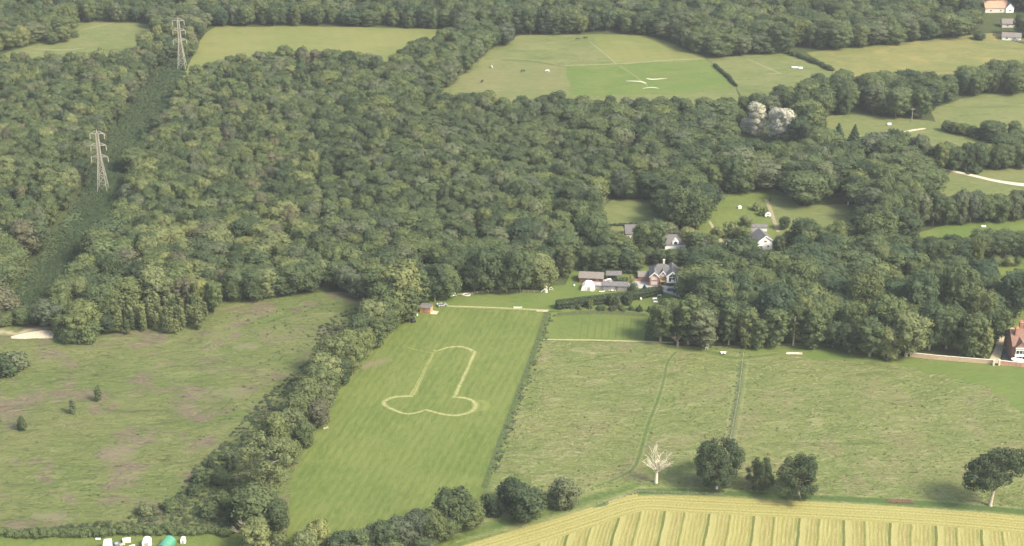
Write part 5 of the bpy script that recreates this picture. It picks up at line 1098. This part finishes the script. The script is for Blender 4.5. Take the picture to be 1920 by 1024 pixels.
# ---- the wood: every other crown, near ones as things, the rest as one wood
def clear_at(x, y):
    if inside((x, y), BIG): return True
    return any(inside((x, y), p) for p in CLEAR_TOP.values())
EXTRA_CLEAR = [[(1475,88),(1518,90),(1604,138),(1590,178),(1530,165)],[(1210,524),(1304,524),(1300,614),(1210,614)],[(1543,236),(1628,236),(1628,306),(1543,306)],[(1378,225),(1508,225),(1508,300),(1378,300)],[(1670,-8),(1735,-8),(1735,22),(1670,22)], [(1815,22),(2000,22),(2000,66),(1815,66)], [(1744,30),(1812,26),(1812,62),(1744,66)], [(1128,426),(1490,426),(1486,512),(1088,512),(1088,470),(1128,470)]]
cands = []
step = 8.0; row = 0; Y = 540.0
while Y < 1560:
    X = -360 - (Y - 540) * .18 + (step / 2 if row % 2 else 0)
    while X < 350 + (Y - 540) * .22:
        x_, y_ = X + rr.uniform(-2.3, 2.3), Y + rr.uniform(-2.3, 2.3); px, py = px_of(x_, y_)
        ok = -230 < px < 2150 and not clear_at(px, py) and not any(inside((px, py), q) for q in EXTRA_CLEAR)
        if ok and 112 < py < 575:
            cx_, hw_ = corr(py)
            if -(hw_ + (8 if py < 380 else 14)) < px - cx_ < hw_ + (14 if py < 330 else 48 if py < 400 else 74): ok = False          # the swathe kept low under the power line
        if ok and any((x_ - a) ** 2 + (y_ - b) ** 2 < (r + 2.2) ** 2 for a, b, r in PLACED): ok = False
        if ok and (px > 1180 or py > 440) and rr.random() < .14: ok = False
        if ok: cands.append((x_, y_, px, py))
        X += step
    Y += step * .87; row += 1
WT = ['mid','mid','olive','mid','dark','olive','grey','mid','mid','olive','grey','dark','mid','pale','russet','mid']
WS = ['round_a','round_b','round_c','tall_b','round_a','round_c','dome']
yel = [(290,500,90,30),(470,470,120,20),(120,380,60,40),(350,560,60,30)]
def pick(px, py):
    rr_ = rr.random()
    if py > 500 and px > 1220: return rr.choice(('mid','mid','dark','olive','blue'))
    if any(((px - a) / c) ** 2 + ((py - b) / d) ** 2 < 1 for a, b, c, d in yel) and rr_ < .5: return 'pale' if rr_ < .4 else 'yellow'
    if py < 60: return rr.choice(('mid','mid','dark','grey','blue','olive'))
    if px > 600: return rr.choice(('mid','mid','dark','olive','mid','dark','grey'))
    return rr.choice(WT) if rr_ > .06 else 'pale'
things = []; mass = []
vis = [c for c in cands if -20 < c[2] < 1940 and c[3] > 30]
vis.sort(key=lambda c: -c[3]); near = set(id(c) for c in vis[:max(60, 300 - sum(1 for q in bpy.data.objects if q.name.startswith('broadleaf_tree')))])
TONE_ORDER = ['mid','dark','olive','grey','pale','russet','blue','yellow']; keys = [(s, t) for s in ['dome','round_a','round_b','round_c','tall_b'] for t in TONE_ORDER]
for c in cands:
    x_, y_, px, py = c; sh = rr.choice(WS); tn = pick(px, py); W, H, _ = SHAPES[sh]
    big = 1.26 if px > 1180 else 1.2 if py > 440 else 1.06 if px > 700 else 1.0
    zone = .86 + .34 * (.5 + .5 * math.sin(x_ * .031 + 1.7 * math.sin(y_ * .017)) * math.cos(y_ * .027 + x_ * .011)); wd = zone * (rr.uniform(7.4, 12.0) if rr.random() < .84 else rr.uniform(12.5, 17)) * big * (.88 if px < 700 and py < 480 else 1.0); h = zone * rr.uniform(11, 16.0) * (1.06 if big > 1 else .95)
    if y_ > 1100: wd *= 1.2; h *= 1.2
    if id(c) in near:
        o = link('broadleaf_tree', whole_me(sh, tn), None, (x_, y_, 0), rr.uniform(0, 6.28)); o.scale = (wd / W, wd / W, h / H)
        queue_label(o, sh, tn, px, py - 30, 'trees of the front ranks of the wood', 'tree')
    else: mass.append((x_, y_, 0, rr.uniform(0, 6.28), wd / W, h / H, keys.index((sh, tn))))
print('wood: candidates', len(cands), 'things', len(near), 'mass', len(mass))
gn_scatter('woodland', mass, [whole_me(*k) for k in keys], 'stuff')
# scrub under the power line, brambles on the heath, tussocks in the meadows
scr = []
for i in range(7500):
    py = rr.uniform(112, 575); cx_, hw_ = corr(py); px = cx_ + rr.uniform(-1, 1) * (hw_ + 4) + (rr.uniform(0, 62) if py > 400 else rr.uniform(0, 30) if py > 330 else 0)
    if rr.random() > (hw_ + 4) / 42 and py < 330: continue
    x_, y_ = gp(px, py).xy
    if inside((px, py), BIG) or inside((px, py), CLEAR_TOP['gold_field']): continue
    s = rr.uniform(.3, .8) * (.6 if py > 370 else 1); scr.append((x_, y_, 0, rr.uniform(0, 6.28), s, s * rr.uniform(.5, 1.0), rr.choice((0, 1, 2, 2, 2, 2))))
gn_scatter('scrub', scr, [crown_me('bush', 'scrub'), crown_me('low', 'mid'), crown_me('low', 'scrub')], 'stuff')
br = []; BR2 = [(400,560),(560,556),(640,560),(600,640),(560,690),(480,735),(430,790),(380,830),(300,900),(200,960),(330,870),(420,760),(500,680),(520,640),(400,600)]
BR = [(700,585),(690,575),(660,578),(600,610),(590,650),(575,680),(500,740),(455,790),(420,830),(370,870),(330,930),(230,975),(0,1000),(430,1002),(470,930),(500,830),(560,740),(620,660)]
for i in range(15000):
    x, y = rr.uniform(-40, 700), rr.uniform(560, 1004)
    dens = 1.0 if inside((x, y), BR) else .20 if inside((x, y), BR2) else .008
    if not inside((x, y), [(-100,640),(215,636),(400,600),(700,552),(700,580),(520,900),(440,1000),(-100,1000)]) or rr.random() > dens: continue
    P = gp(x, y); s = rr.uniform(.18, .46) * (1 if dens == 1 else .55); br.append((P.x, P.y, 0, rr.uniform(0, 6.28), s, s * rr.uniform(.4, .7), rr.choice((0, 1, 2, 3))))
for i in range(210):
    u_ = rr.random(); x = np.interp(u_, [0, .3, 1], [1034, 1002, 925]) + rr.gauss(0, 3.5); y = 590 + u_ * 300
    P = gp(x, y); s = rr.uniform(.12, .32); br.append((P.x, P.y, 0, rr.uniform(0, 6.28), s, s * rr.uniform(.5, 1), rr.choice((0, 1, 1))))
for i in range(90):
    y = rr.uniform(655, 832); x = np.interp(y, [655, 735, 832], [1391, 1380, 1365]) + rr.gauss(0, 4)
    P = gp(x, y); s = rr.uniform(.1, .24); br.append((P.x, P.y, 0, rr.uniform(0, 6.28), s, s * .6, 1))
gn_scatter('brambles', br, [crown_me('low', 'mid'), crown_me('low', 'grey'), crown_me('low', 'dark'), crown_me('low', 'dark')], 'stuff')
# grass tussocks
def tuft(seed, mat, r=.55, n=26):
    r_ = random.Random(seed); mb = MB()
    for i in range(n):
        az = r_.uniform(0, 6.28); q = r_.uniform(0, r); x, y = math.cos(az) * q, math.sin(az) * q; L = r_.uniform(.22, .5); a2 = r_.uniform(-.7, .7)
        dx, dy = math.cos(a2) * L * .9, math.sin(a2) * L * .9; wv = Vector((-dy, dx, 0)).normalized() * .05
        mb.add([(x - wv.x, y - wv.y, 0), (x + wv.x, y + wv.y, 0), (x + dx * .5 + wv.x, y + dy * .5 + wv.y, L * .7), (x + dx, y + dy, L * .62)], [(0, 1, 2, 3)])
    return mb.mesh('tuft', [mat])
TG = plain('tuft_green', (.135,.158,.056), .95, .1, .4, .05); TB = plain('tuft_buff', (.24,.235,.12), .95, .15, .4, .05)
tu = []
MEAD = [(1015,642),(1262,652),(1400,650),(1480,672),(1600,676),(1800,714),(1920,778),(1990,830),(1990,960),(1600,936),(1300,922),(1195,918),(1010,940),(912,928),(985,715)]
TRK = [(1268,660),(1244,715),(1234,748),(1214,800),(1200,850),(1186,880),(1150,900)]
for i in range(2600):
    x, y = rr.uniform(905, 1960), rr.uniform(642, 950)
    if not inside((x, y), MEAD): continue
    if any(abs(x - np.interp(y, [p[1] for p in TRK], [p[0] for p in TRK])) < 9 for _ in (0,)) and y < 905: continue
    P = gp(x, y); s = rr.uniform(.4, 1.0); tu.append((P.x, P.y, .05, rr.uniform(-.6, .6) + (3.14 if rr.random() < .3 else 0), s, s * rr.uniform(.5, .95), 0 if rr.random() < .45 else 1))
gn_scatter('meadow_grass', tu, [tuft(1, TG), tuft(2, TB)], 'stuff')
flush_labels()
# ------------------------------------------------------------------ the summer haze
hz = MB().box(-2700, 2700, -1000, 5300, -1.5, 330).build('haze', None)
hz.data.materials.clear()
m = bpy.data.materials.new('haze'); m.use_nodes = True; n = m.node_tree; n.nodes.remove(n.nodes['Principled BSDF'])
v = n.nodes.new('ShaderNodeVolumePrincipled'); v.inputs['Color'].default_value = (.90, .94, .97, 1); v.inputs['Density'].default_value = HAZE; v.inputs['Anisotropy'].default_value = .2
n.links.new(v.outputs[0], n.nodes['Material Output'].inputs['Volume']); hz.data.materials.append(m)
tag(hz, kind='stuff')
